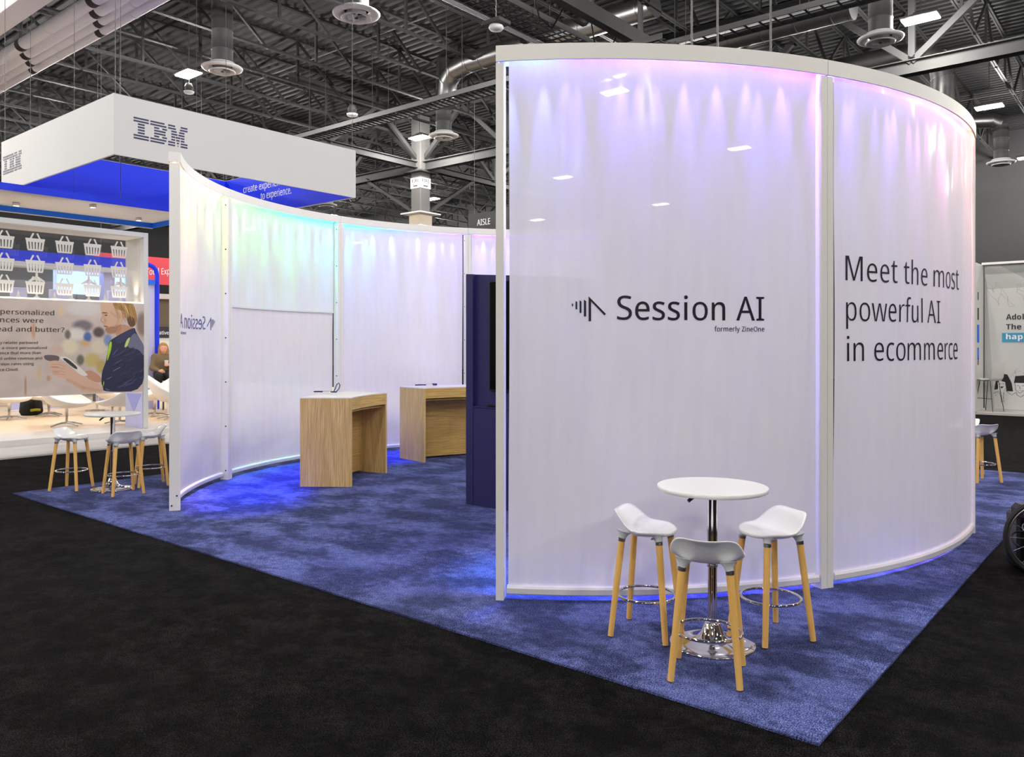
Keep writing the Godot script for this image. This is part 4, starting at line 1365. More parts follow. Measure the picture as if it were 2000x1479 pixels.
func neighbour_booth() -> void:
	# raised floor
	var s := thing("stage_floor", "pale raised plank floor of the booth across the aisle", "platform", Vector3.ZERO)
	put("lower_step", box_st(Vector3(1.5, 0.03, 22.0), 0.004, Vector3(-13.1, 0.015, -5.0)), M.stage_grey, s)
	put("riser", box_st(Vector3(0.03, 0.13, 22.0), 0.004, Vector3(-13.83, 0.065, -5.0)), M.white_trim, s)
	put("grey_planks", box_st(Vector3(1.1, 0.13, 22.0), 0.0, Vector3(-14.395, 0.065, -5.0)), M.stage_grey, s)
	put("wood_floor", box_st(Vector3(14.0, 0.13, 22.0), 0.0, Vector3(-21.95, 0.065, -5.0)), M.stage_wood, s)
	# canopy tray under the hanging sign: white soffit, blue skirts
	var c := thing("canopy", "white canopy with blue skirt edges under the hanging sign", "canopy", Vector3(0, 4.3, 0))
	var cx0 := -16.03
	var cx1 := -13.8
	var cz0 := -5.06
	var cz1 := 3.0
	put("soffit", box_st(Vector3(cx1 - cx0, 0.03, cz1 - cz0), 0.0, Vector3((cx0 + cx1) * 0.5, 0.10, (cz0 + cz1) * 0.5)), M.ibm_white, c)
	put("skirt", box_st(Vector3(0.02, 0.12, cz1 - cz0), 0.0, Vector3(cx1, 0.06, (cz0 + cz1) * 0.5)), M.ibm_blue, c)
	put("skirt", box_st(Vector3(0.02, 0.13, cz1 - cz0), 0.0, Vector3(cx0, 0.045, (cz0 + cz1) * 0.5)), M.ibm_sky, c)
	put("skirt", box_st(Vector3(cx1 - cx0, 0.13, 0.02), 0.0, Vector3((cx0 + cx1) * 0.5, 0.045, cz0)), M.ibm_sky, c)
	put("edge_strip", box_st(Vector3(0.03, 0.015, cz1 - cz0), 0.0, Vector3(cx0, -0.027, (cz0 + cz1) * 0.5)), M.ibm_white, c)
	for z in [-3.4, -1.0, 2.5]:
		for x in [cx0 + 0.1, cx1 - 0.1]:
			put("suspension_wire", tube_st([Vector3(x, 0.11, z), Vector3(x, DECK_Y - 4.3, z)], 0.005, 5), M.tray_steel, c)
	# deep white portal frame
	var p := thing("portal_frame", "deep white portal frame around the basket display and man poster", "display frame", Vector3(0, 0.13, 0))
	put("jamb", box_st(Vector3(0.75, 3.74, 0.09), 0.006, Vector3(-14.375, 1.87, -3.925)), M.ibm_white, p)
	put("jamb", box_st(Vector3(0.75, 3.74, 0.09), 0.006, Vector3(-14.375, 1.87, 1.6)), M.ibm_white, p)
	put("lintel", box_st(Vector3(0.75, 0.09, 5.435), 0.006, Vector3(-14.375, 3.695, -1.1625)), M.ibm_white, p)
	var lp := put("lilac_panel", box_st(Vector3(0.70, 0.68, 0.012), 0.0, Vector3(-14.375, 0.34, -3.873)), M.lilac_panel, p)
	var tri_st := fresh()
	plate(tri_st, PackedVector2Array([Vector2(-0.3, 0.32), Vector2(0.3, 0.32), Vector2(0.0, -0.05)]), 0.004, Transform3D(Basis.IDENTITY, Vector3(-14.375, 0.34, -3.866)))
	put("triangle_print", tri_st, M.violet_panel, lp).material_override = mat("lilac_deep", Color(0.60, 0.62, 0.88), 0.6)
	put("down_light", box_st(Vector3(0.10, 0.012, 0.05), 0.0, Vector3(-14.3, 2.40, -3.83)), glow("warm_spot", Color(1.0, 0.93, 0.8), 6.0), p)
	var sl := SpotLight3D.new()
	sl.name = "down_light_lamp"
	sl.position = Vector3(-14.3, 2.43, -3.80)
	sl.rotation = Vector3(PI / 2, 0, 0)
	sl.spot_angle = 35.0
	sl.spot_range = 8.0
	sl.light_energy = 0.5
	sl.light_color = Color(1.0, 0.93, 0.8)
	sl.light_size = 0.03
	sl.shadow_enabled = true
	p.add_child(sl)
	# poster
	var q := thing("poster", "wide printed poster of a man in navy shirt holding a tablet", "poster", Vector3(-14.03, 1.675, -2.1675))
	put("board", box_st(Vector3(0.06, 1.68, 3.435), 0.003), M.white_trim, q)
	var pm := mat("poster_print", Color.WHITE, 0.5)
	pm.albedo_texture = poster_picture()
	var st := fresh()
	quad(st, Vector3(0.032, -0.84, 1.7175), Vector3(0.032, -0.84, -1.7175), Vector3(0.032, 0.84, -1.7175), Vector3(0.032, 0.84, 1.7175))
	put("print", st, pm, q)
	put("light_edge", box_st(Vector3(0.05, 0.025, 3.43), 0.0, Vector3(0, 0.852, 0)), glow("warm_line", Color(1.0, 0.94, 0.84), 1.5), q)
	var al := AreaLight3D.new()
	al.name = "light_edge_lamp"
	al.area_size = Vector2(3.4, 0.04)
	al.light_energy = 0.35
	al.light_color = Color(1.0, 0.94, 0.84)
	al.area_range = 10.0
	al.shadow_enabled = true
	al.transform = Transform3D(Basis(Vector3(0, 0, 1), Vector3(1, 0, 0), Vector3(0, -1, 0)), Vector3(0, 0.868, 0))
	q.add_child(al)
	for l in [["personalized", -1.451, -2.289, 2.245, 0.083], ["experiences were", -0.93, -2.115, 2.108, 0.083], ["bread and butter?", -1.25, -2.457, 1.953, 0.083], ["y retailer partnered", -1.445, -2.026, 1.742, 0.045], ["create a more personalized", -1.24, -2.17, 1.654, 0.045], ["experience that more than", -1.24, -2.071, 1.567, 0.045], ["d online revenue and", -1.445, -2.093, 1.474, 0.045], ["conversion rates using", -1.24, -1.963, 1.381, 0.045], ["ce Cloud.", -1.445, -1.724, 1.288, 0.045]]:
		flat_text("lettering", l[0], font, M.poster_ink, q, Vector3(0.032, l[3] - 1.675, l[1] + 2.1675), Vector3(0.032, l[3] - 1.675, l[2] + 2.1675), l[4], Vector3(1, 0, 0))
	# glass with basket cut-outs above the poster
	var g := thing("basket_glass", "clear glass pane with rows of white shopping-basket cut-outs", "glass panel", Vector3(-14.12, 2.545, -1.16))
	put("pane", box_st(Vector3(0.012, 1.22, 5.4), 0.0, Vector3(0, 0.61, 0)), M.glass, g)
	var bi := basket_icon()
	for r in 3:
		for k in range(-2, 6):
			var z := -1.545 - 0.48 * k
			if z < -3.6: continue
			put("basket_cutout", bi, M.icon_white, g, Vector3(0.008, [0.92, 0.54, 0.17][r], z + 1.16), Vector3(0, PI / 2, 0))
	var g2 := thing("plane_glass", "clear glass pane with small white aeroplane cut-outs behind the baskets", "glass panel", Vector3(-14.68, 2.2, -1.16))
	put("pane", box_st(Vector3(0.012, 1.6, 5.4), 0.0, Vector3(0, 0.8, 0)), M.glass, g2)
	var ai := plane_icon()
	for k in 8:
		put("plane_cutout", ai, M.icon_white, g2, Vector3(0.008, 0.36, -1.95 - 0.30 * k + 1.16), Vector3(0, PI / 2, 0))
	for k in [1, 4, 6]:
		put("plane_cutout", ai, M.icon_white, g2, Vector3(0.008, 0.72, -1.95 - 0.30 * k + 1.16), Vector3(0, PI / 2, 0))
	# downlights of that booth
	for sv in [Vector3(-15.5, 4.352, -4.5), Vector3(-14.6, 4.352, -3.2), Vector3(-15.5, 4.352, -2.2), Vector3(-14.6, 4.352, -0.6), Vector3(-18.2, 5.0, -3.4), Vector3(-17.9, 5.0, -5.2), Vector3(-16.6, 5.0, -6.4), Vector3(-20.0, 5.0, -5.6)]:
		var dl := thing("downlight", "small round downlight over the booth across the aisle, one of several alike", "downlight", sv, 0.0, "booth downlights")
		put("can", lathe_st([Vector2(0.05, -0.03), Vector2(0.06, -0.03), Vector2(0.06, 0.025), Vector2(0.0, 0.03)], 16), M.white_trim, dl)
		put("lens_glow", disc_st(0.045, 0.004, 16), glow_shared("downlight_glow", Color(1.0, 0.93, 0.84), 12.0), dl, Vector3(0, -0.022, 0))
		if sv.y > 4.5:
			put("drop_rod", tube_st([Vector3(0, 0.028, 0), Vector3(0, DECK_Y - 5.0, 0)], 0.006, 6), M.tray_steel, dl)
		var sp := SpotLight3D.new()
		sp.name = "downlight_lamp"
		sp.light_color = Color(1.0, 0.93, 0.85)
		sp.light_energy = 5.0
		sp.light_size = 0.05
		sp.spot_angle = 58.0
		sp.spot_angle_attenuation = 1.0
		sp.spot_attenuation = 2.0
		sp.spot_range = 12.0
		sp.shadow_enabled = true
		sp.position.y = -0.035
		sp.rotation.x = -PI / 2
		dl.add_child(sp)
	# what stands deeper in that booth
	backdrop()
	lounge()

func backdrop() -> void:
	var far := thing("far_canopy", "blue and white canopy edge seen through the basket glass", "canopy", Vector3(-22.0, 3.8, -5.0))
	put("blue_fascia", box_st(Vector3(0.3, 0.30, 6.6), 0.0, Vector3(0, 0.24, 1.0)), M.ibm_blue, far)
	put("white_fascia", box_st(Vector3(0.5, 0.12, 6.6), 0.0, Vector3(0.05, 0.03, 1.0)), M.ibm_white, far)
	for z in [-1.8, 3.5]:
		put("post", box_st(Vector3(0.3, 3.7, 0.3), 0.0, Vector3(-0.2, -1.83, z)), M.lilac_panel, far)
	var sc := thing("led_wall", "bright lilac and cyan screen with a line of white text", "screen", Vector3(-22.6, 3.2, -6.7))
	var sm := glow("screen_lilac", Color(0.66, 0.76, 0.98), 0.75)
	put("screen_panel", box_st(Vector3(0.12, 0.72, 1.9), 0.0, Vector3(0, 0.32, 0.2)), sm, sc)
	var sm2 := glow("screen_cyan", Color(0.25, 0.78, 0.92), 0.7)
	put("screen_panel", box_st(Vector3(0.12, 0.72, 0.5), 0.0, Vector3(0.0, 0.32, -1.0)), sm2, sc)
	put("frame", box_st(Vector3(0.14, 3.2, 0.1), 0.0, Vector3(-0.1, -1.47, 0.0)), M.grey_panel, sc)
	flat_text("lettering", "committed to delivering sustainable solutio", font, M.white_text, sc, Vector3(0.061, 0.17, 0.75), Vector3(0.061, 0.17, -1.05), 0.08, Vector3(1, 0, 0))
	var al := AreaLight3D.new()
	al.name = "screen_lamp"
	al.area_size = Vector2(2.2, 0.7)
	al.light_color = Color(0.7, 0.8, 1.0)
	al.light_energy = 0.8
	al.area_range = 12.0
	al.shadow_enabled = true
	al.transform = Transform3D(Basis(Vector3(0, 0, -1), Vector3.UP, Vector3(-1, 0, 0)).rotated(Vector3.UP, PI), Vector3(0.08, 0.32, 0))
	sc.add_child(al)
	var gp := thing("grey_backdrop", "dark grey partition wall deep behind the basket glass", "partition", Vector3(-26.0, 0.13, -6.0))
	put("panel", box_st(Vector3(0.1, 3.6, 9.0), 0.0, Vector3(0, 1.8, 1.2)), M.grey_panel, gp)
	for z in [-1.5, -3.0, 0.8]:
		put("joint", box_st(Vector3(0.02, 3.5, 0.03), 0.0, Vector3(0.05, 1.75, z)), M.dark_panel, gp)
	for a in [["pale lilac pillar panel deep behind the basket glass, nearer the frame edge", Vector3(-20.5, 0.13, -3.95), 0.35], ["pale lilac pillar panel deep behind the basket glass, towards the middle", Vector3(-20.5, 0.13, -4.9), 0.5], ["small white notice board behind the lowest basket row", Vector3(-20.0, 0.13, -6.15), 0.6]]:
		var o := thing("pillar_panel", a[0], "panel", a[1])
		put("panel", box_st(Vector3(0.12, 3.0, a[2]), 0.01, Vector3(0, 1.5, 0)), M.lilac_panel, o)
		put("foot", box_st(Vector3(0.4, 0.03, a[2] + 0.1), 0.0, Vector3(0, 0.015, 0)), M.white_trim, o)
	# blue tubular arch, red banner, dark sign board
	var ar := thing("blue_arch", "bright blue tubular arch standing before the red banner", "arch", Vector3(-18.5, 0.13, -6.4))
	put("tube_frame", tube_st([Vector3(0, 0, 0), Vector3(0, 3.35, 0), Vector3(0, 3.48, 0.03), Vector3(0, 3.56, 0.1), Vector3(0, 3.60, 0.22), Vector3(0, 3.60, 0.5), Vector3(0, 3.56, 0.64), Vector3(0, 3.46, 0.70), Vector3(0, 0, 0.72)], 0.055, 12), M.ibm_blue, ar)
	put("inner_panel", box_st(Vector3(0.03, 3.1, 0.6), 0.0, Vector3(-0.02, 1.56, 0.36)), M.lilac_panel, ar)
	put("blue_header", box_st(Vector3(0.06, 0.12, 0.6), 0.0, Vector3(0.0, 3.17, 0.36)), M.ibm_sky, ar)
	var rb := thing("red_banner", "coral red hanging banner with white lettering", "banner", Vector3(-23.5, 3.65, -8.2))
	put("cloth", box_st(Vector3(0.06, 0.85, 3.6), 0.004, Vector3(0, 0.42, -0.6)), M.red_banner, rb)
	put("return_cloth", box_st(Vector3(2.4, 0.85, 0.06), 0.004, Vector3(-1.2, 0.42, -2.4)), M.red_banner, rb)
	flat_text("lettering", "Total Experience", font, M.white_text, rb, Vector3(0.032, 0.27, -0.34), Vector3(0.032, 0.40, -1.75), 0.20, Vector3(1, 0, 0))
	for z in [-2.2, 1.0]:
		put("suspension_wire", tube_st([Vector3(0, 0.84, z), Vector3(0, DECK_Y - 3.67, z)], 0.006, 5), M.tray_steel, rb)
	var ds := thing("far_booth_wall", "distant white booth wall with a dark heading board", "booth wall", Vector3(-24.0, 0.0, -9.6))
	put("white_board", box_st(Vector3(0.1, 2.0, 2.2), 0.0, Vector3(0, 1.0, 0)), M.white_trim, ds)
	put("heading", box_st(Vector3(0.14, 0.33, 2.2), 0.0, Vector3(0.02, 2.14, 0)), M.dark_panel, ds)
	put("header_beam", box_st(Vector3(0.4, 0.16, 2.4), 0.0, Vector3(0, 3.3, 0)), M.white_trim, ds)
	put("tan_panel", box_st(Vector3(0.06, 0.95, 2.2), 0.0, Vector3(-0.1, 2.8, 0)), mat("tan_panel", Color(0.45, 0.39, 0.32), 0.7), ds)
	flat_text("lettering", "native em", font, M.white_text, ds, Vector3(0.092, 2.08, 0.5), Vector3(0.092, 2.08, -0.15), 0.12, Vector3(1, 0, 0))
	for k in 2:
		put("portrait_disc", disc_st(0.14, 0.01, 20), M.grey_panel, ds, Vector3(0.052, 1.45 - 0.55 * k, 0.1 - 0.1 * k), Vector3(0, 0, -PI / 2))

func make_lounge_chair(label: String, at: Vector3, turn: float) -> Node3D:
	var t := thing("lounge_chair", label, "chair", at, turn, "white swivel lounge chairs")
	var st := fresh()
	st.set_smooth_group(1)
	var nu := 28
	var nv := 14
	var sh := func(i: int, j: int, inner: bool) -> Vector3:
		var a := TAU * i / nu           # 0 = front
		var v := float(j) / nv
		var back := 0.5 - 0.5 * cos(a)  # 1 at the back
		var rim_y := lerpf(0.46, 0.96, pow(back, 1.6))
		var r := lerpf(0.05, lerpf(0.44, 0.42, back), sin(v * PI * 0.5))
		var y := 0.36 + (rim_y - 0.36) * pow(v, 2.2)
		if inner:
			r -= 0.02 * v
			y += 0.03 * (1.0 - v * v * 0.9)
		return Vector3(r * sin(a) * 1.08, y, r * cos(a) - 0.10 * back * v * v)
	for i in nu:
		for j in nv:
			quad(st, sh.call(i, j, false), sh.call(i + 1, j, false), sh.call(i + 1, j + 1, false), sh.call(i, j + 1, false))
			quad(st, sh.call(i, j, true), sh.call(i, j + 1, true), sh.call(i + 1, j + 1, true), sh.call(i + 1, j, true))
		quad(st, sh.call(i, nv, false), sh.call(i + 1, nv, false), sh.call(i + 1, nv, true), sh.call(i, nv, true))
	put("shell", st, M.chair_shell, t)
	put("cushion", lathe_st([Vector2(0, 0.39), Vector2(0.24, 0.39), Vector2(0.27, 0.42), Vector2(0.25, 0.45), Vector2(0, 0.46)], 24), M.chair_shell, t)
	put("pole", lathe_st([Vector2(0.025, 0.05), Vector2(0.025, 0.2), Vector2(0.032, 0.2), Vector2(0.032, 0.37)], 16), M.chrome, t)
	for k in 4:
		var a := TAU * k / 4 + 0.4
		put("foot_arm", tube_st([Vector3(0, 0.07, 0), Vector3(cos(a) * 0.15, 0.06, sin(a) * 0.15), Vector3(cos(a) * 0.33, 0.015, sin(a) * 0.33)], [0.02, 0.017, 0.012], 8), M.brushed, t)
	return t

func lounge() -> void:
	var y := 0.13
	var c0 := make_lounge_chair("white swivel chair standing nearest the platform edge under the poster", Vector3(-15.66, y, -3.15), 2.2)
	copy(c0, "white swivel chair behind the pole of the left corner bar table", Vector3(-15.25, y, -4.0), -0.6)
	copy(c0, "white swivel chair second from the picture's left edge, under the poster", Vector3(-18.4, y, -3.85), 0.7)
	copy(c0, "white swivel chair at the picture's left edge, under the poster", Vector3(-18.1, y, -2.95), 1.5)
	copy(c0, "white swivel chair between the portal frame and the round wall's end post", Vector3(-16.5, y, -5.35), -0.3)
	copy(c0, "white swivel chair partly hidden by the round wall's end post", Vector3(-15.55, y, -5.25), 2.6)
	copy(c0, "white swivel chair beside the small wooden table under the poster", Vector3(-17.6, y, -4.9), 2.4)
	var tb := thing("side_table", "small wooden side table on a chrome stem under the poster", "table", Vector3(-19.1, y, -5.2))
	put("top", lathe_st([Vector2(0, 0.47), Vector2(0.36, 0.47), Vector2(0.38, 0.49), Vector2(0.36, 0.51), Vector2(0, 0.51)], 24), M.oak_lying, tb)
	put("stem", lathe_st([Vector2(0.03, 0.03), Vector2(0.03, 0.47)], 12), M.chrome, tb)
	put("base", lathe_st([Vector2(0, 0), Vector2(0.26, 0), Vector2(0.26, 0.015), Vector2(0.03, 0.03)], 24), M.brushed, tb)
	var bag := thing("backpack", "dark backpack with yellow trim on the floor under the poster", "bag", Vector3(-19.0, y, -3.7))
	put("sack", lathe_st([Vector2(0, 0), Vector2(0.2, 0.0), Vector2(0.24, 0.08), Vector2(0.22, 0.3), Vector2(0.12, 0.4), Vector2(0, 0.42)], 20), M.trousers_black, bag)
	put("trim", tube_st([Vector3(0.24, 0.12, -0.1), Vector3(0.25, 0.13, 0.0), Vector3(0.24, 0.12, 0.1)], 0.03, 8), M.yellow_tag, bag)
	# woman sitting at a small high table
	woman()
	var ht := thing("small_table", "small square table with white top beside the seated person", "table", Vector3(-17.45, y, -5.72))
	put("top", box_st(Vector3(0.6, 0.03, 0.6), 0.006, Vector3(0, 0.62, 0)), M.table_white, ht)
	for x in [-0.27, 0.27]:
		for z in [-0.27, 0.27]:
			put("leg", box_st(Vector3(0.03, 0.605, 0.03), 0.0, Vector3(x, 0.3025, z)), M.white_trim, ht)
	var bo := thing("water_bottle", "clear water bottle with blue label on the small square table", "bottle", Vector3(-17.5, y + 0.636, -5.62))
	put("body", lathe_st([Vector2(0, 0), Vector2(0.033, 0), Vector2(0.035, 0.12), Vector2(0.03, 0.17), Vector2(0.014, 0.2), Vector2(0.014, 0.215), Vector2(0, 0.215)], 16), M.glass, bo)
	put("label_band", lathe_st([Vector2(0.036, 0.05), Vector2(0.036, 0.11)], 16), M.ibm_ink, bo)
	put("cap", lathe_st([Vector2(0.016, 0.213), Vector2(0.016, 0.235), Vector2(0, 0.235)], 12), M.white_trim, bo)

# smooth body from tapered bones: [a, radius a, b, radius b]
func body_mesh(bones: Array, cell: float, blend: float) -> SurfaceTool:
	var lo := Vector3.INF
	var hi := -Vector3.INF
	for b in bones:
		for k in [0, 2]:
			lo = lo.min(b[k] - Vector3.ONE * (b[k + 1] + 0.04))
			hi = hi.max(b[k] + Vector3.ONE * (b[k + 1] + 0.04))
	var n := Vector3i(((hi - lo) / cell).ceil()) + Vector3i.ONE
	var f := PackedFloat32Array()
	f.resize(n.x * n.y * n.z)
	var at := 0
	for z in n.z:
		for y in n.y:
			for x in n.x:
				var p := lo + Vector3(x, y, z) * cell
				var d := 1e9
				for b in bones:
					var ab: Vector3 = b[2] - b[0]
					var t := clampf((p - b[0]).dot(ab) / maxf(ab.length_squared(), 1e-9), 0.0, 1.0)
					var e: float = p.distance_to(b[0] + ab * t) - lerpf(b[1], b[3], t)
					var h := clampf(0.5 + 0.5 * (d - e) / blend, 0.0, 1.0)
					d = e if d > 1e8 else lerpf(d, e, h) - blend * h * (1.0 - h)
				f[at] = d
				at += 1
	var idx := func(x: int, y: int, z: int) -> int: return x + n.x * (y + n.y * z)
	var cells := {}
	for z in n.z - 1:
		for y in n.y - 1:
			for x in n.x - 1:
				var base: int = x + n.x * (y + n.y * z)
				var c := [f[base], f[base + 1], f[base + n.x], f[base + n.x + 1], f[base + n.x * n.y], f[base + n.x * n.y + 1], f[base + n.x * n.y + n.x], f[base + n.x * n.y + n.x + 1]]
				var neg := 0
				for v in c: if v < 0: neg += 1
				if neg == 0 or neg == 8: continue
				var sum := Vector3.ZERO
				var cnt := 0
				for e in [[0, 1], [2, 3], [4, 5], [6, 7], [0, 2], [1, 3], [4, 6], [5, 7], [0, 4], [1, 5], [2, 6], [3, 7]]:
					var va: float = c[e[0]]
					var vb: float = c[e[1]]
					if (va < 0) != (vb < 0):
						var t := va / (va - vb)
						var pa := Vector3(e[0] & 1, (e[0] >> 1) & 1, e[0] >> 2)
						var pb := Vector3(e[1] & 1, (e[1] >> 1) & 1, e[1] >> 2)
						sum += pa.lerp(pb, t)
						cnt += 1
				cells[base] = lo + (Vector3(x, y, z) + sum / cnt) * cell
	var st := fresh()
	st.set_smooth_group(1)
	var step := [1, n.x, n.x * n.y]
	for z in range(1, n.z - 1):
		for y in range(1, n.y - 1):
			for x in range(1, n.x - 1):
				var base: int = x + n.x * (y + n.y * z)
				for ax in 3:
					var a := f[base]
					var b := f[base + step[ax]]
					if (a < 0) == (b < 0): continue
					var u: int = step[(ax + 1) % 3]
					var w: int = step[(ax + 2) % 3]
					if not (cells.has(base) and cells.has(base - u) and cells.has(base - w) and cells.has(base - u - w)): continue
					var q := [cells[base], cells[base - u], cells[base - u - w], cells[base - w]]
					if a < 0: quad(st, q[0], q[1], q[2], q[3])
					else: quad(st, q[3], q[2], q[1], q[0])
	return st

func woman() -> void:
	var t := thing("person", "seated person with long fair hair in an olive jacket, holding a white cup", "person", Vector3(-18.22, 0.13, -6.42), 1.15)
	var k := 1.12
	var v := func(x: float, y: float, z: float) -> Vector3: return Vector3(x, y, z) * k
	# sits on a high stool: hips at 0.76, facing local +z
	var hip: Vector3 = v.call(0, 0.78, 0)
	var chest: Vector3 = v.call(0, 1.08, 0.02)
	var neck: Vector3 = v.call(0, 1.23, 0.02)
	var head: Vector3 = v.call(0, 1.36, 0.05)
	var skin := [[hip, 0.13 * k, chest, 0.12 * k], [chest, 0.12 * k, neck, 0.05 * k], [neck, 0.048 * k, head, 0.052 * k], [head, 0.082 * k, v.call(0, 1.31, 0.075), 0.06 * k], [v.call(0, 1.335, 0.13), 0.012, v.call(0, 1.355, 0.125), 0.008]]
	var jacket := [[v.call(0, 0.80, 0), 0.155 * k, chest, 0.145 * k], [chest, 0.14 * k, v.call(0, 1.19, 0.02), 0.07 * k]]
	var trousers := [[v.call(-0.06, 0.78, 0), 0.14 * k, v.call(0.06, 0.78, 0), 0.14 * k]]
	for s in [-1.0, 1.0]:
		var sh: Vector3 = v.call(0.165 * s, 1.16, 0.01)
		var el: Vector3 = v.call(0.22 * s, 0.93, 0.08)
		var wr: Vector3 = v.call(0.09 * s, 1.0 if s > 0 else 0.86, 0.27)
		skin += [[chest, 0.08 * k, sh, 0.055 * k], [sh, 0.052 * k, el, 0.042 * k], [el, 0.04 * k, wr, 0.028 * k]]
		jacket += [[v.call(0.05 * s, 1.13, 0.01), 0.1 * k, sh, 0.078 * k], [sh, 0.075 * k, el, 0.062 * k], [el, 0.06 * k, wr.lerp(el, 0.15), 0.046 * k]]
		var kn: Vector3 = v.call(0.11 * s, 0.76, 0.42)
		var an: Vector3 = v.call(0.11 * s, 0.36, 0.36)
		skin += [[hip, 0.1 * k, kn, 0.06 * k], [kn, 0.055 * k, an, 0.04 * k], [an, 0.04 * k, an + Vector3(0, -0.05, 0.14), 0.03 * k]]
		trousers += [[v.call(0.07 * s, 0.77, 0.0), 0.125 * k, kn, 0.078 * k], [kn, 0.075 * k, an, 0.058 * k]]
		# hand: palm, four fingers, thumb
		var palm: Vector3 = wr + Vector3(-0.02 * s, 0.0, 0.06)
		skin += [[wr, 0.026, palm, 0.032]]
		for i in 4:
			var fr: Vector3 = palm + Vector3(0, 0.026 - 0.018 * i, 0.02)
			var f1: Vector3 = fr + Vector3(-0.035 * s, 0, 0.03 - 0.003 * i)
			skin += [[fr, 0.010, f1, 0.010], [f1, 0.010, f1 + Vector3(-0.03 * s, 0, -0.012), 0.009]]
		skin += [[palm + Vector3(0, 0.02, -0.01), 0.012, palm + Vector3(-0.03 * s, 0.045, 0.02), 0.010]]
	put("body", body_mesh(skin, 0.018, 0.03), M.skin, t)
	put("jacket", body_mesh(jacket, 0.026, 0.05), M.jacket_olive, t)
	put("trousers", body_mesh(trousers, 0.03, 0.05), M.trousers_black, t)
	var hair := [[v.call(0, 1.40, 0.02), 0.092 * k, v.call(0, 1.34, -0.02), 0.088 * k]]
	for s in [-1.0, 1.0]:
		hair += [[v.call(0.06 * s, 1.36, 0.0), 0.05 * k, v.call(0.08 * s, 1.12, 0.03), 0.04 * k]]
	put("hair", body_mesh(hair, 0.02, 0.04), M.hair_blond, t)
	for s in [-1.0, 1.0]:
		put("eye", lathe_st([Vector2(0, -0.008), Vector2(0.009, 0), Vector2(0, 0.008)], 8), M.trousers_black, t, v.call(0.03 * s, 1.365, 0.122))
	var cup := thing("paper_cup", "white cup held by the seated person", "cup", t.position + Vector3(0.05, 0, 0.0))
	cup.position = t.transform * (v.call(0.045, 0.985, 0.345))
	put("body", lathe_st([Vector2(0, 0), Vector2(0.035, 0), Vector2(0.045, 0.11), Vector2(0.047, 0.115), Vector2(0.0, 0.115)], 16), M.white_trim, cup)
	put("lid", lathe_st([Vector2(0.048, 0.113), Vector2(0.048, 0.125), Vector2(0, 0.13)], 16), M.white_trim, cup)
	var st := thing("high_stool", "dark high stool under the seated person", "stool", Vector3(-18.22, 0.13, -6.42))
	put("seat", lathe_st([Vector2(0, 0.65), Vector2(0.18, 0.65), Vector2(0.19, 0.67), Vector2(0.17, 0.69), Vector2(0, 0.69)], 20), M.black_plastic, st)
	for i in 4:
		var a := TAU * i / 4 + 0.5
		put("leg", tube_st([Vector3(cos(a) * 0.1, 0.65, sin(a) * 0.1), Vector3(cos(a) * 0.22, 0, sin(a) * 0.22)], 0.015, 8), M.black_plastic, st)

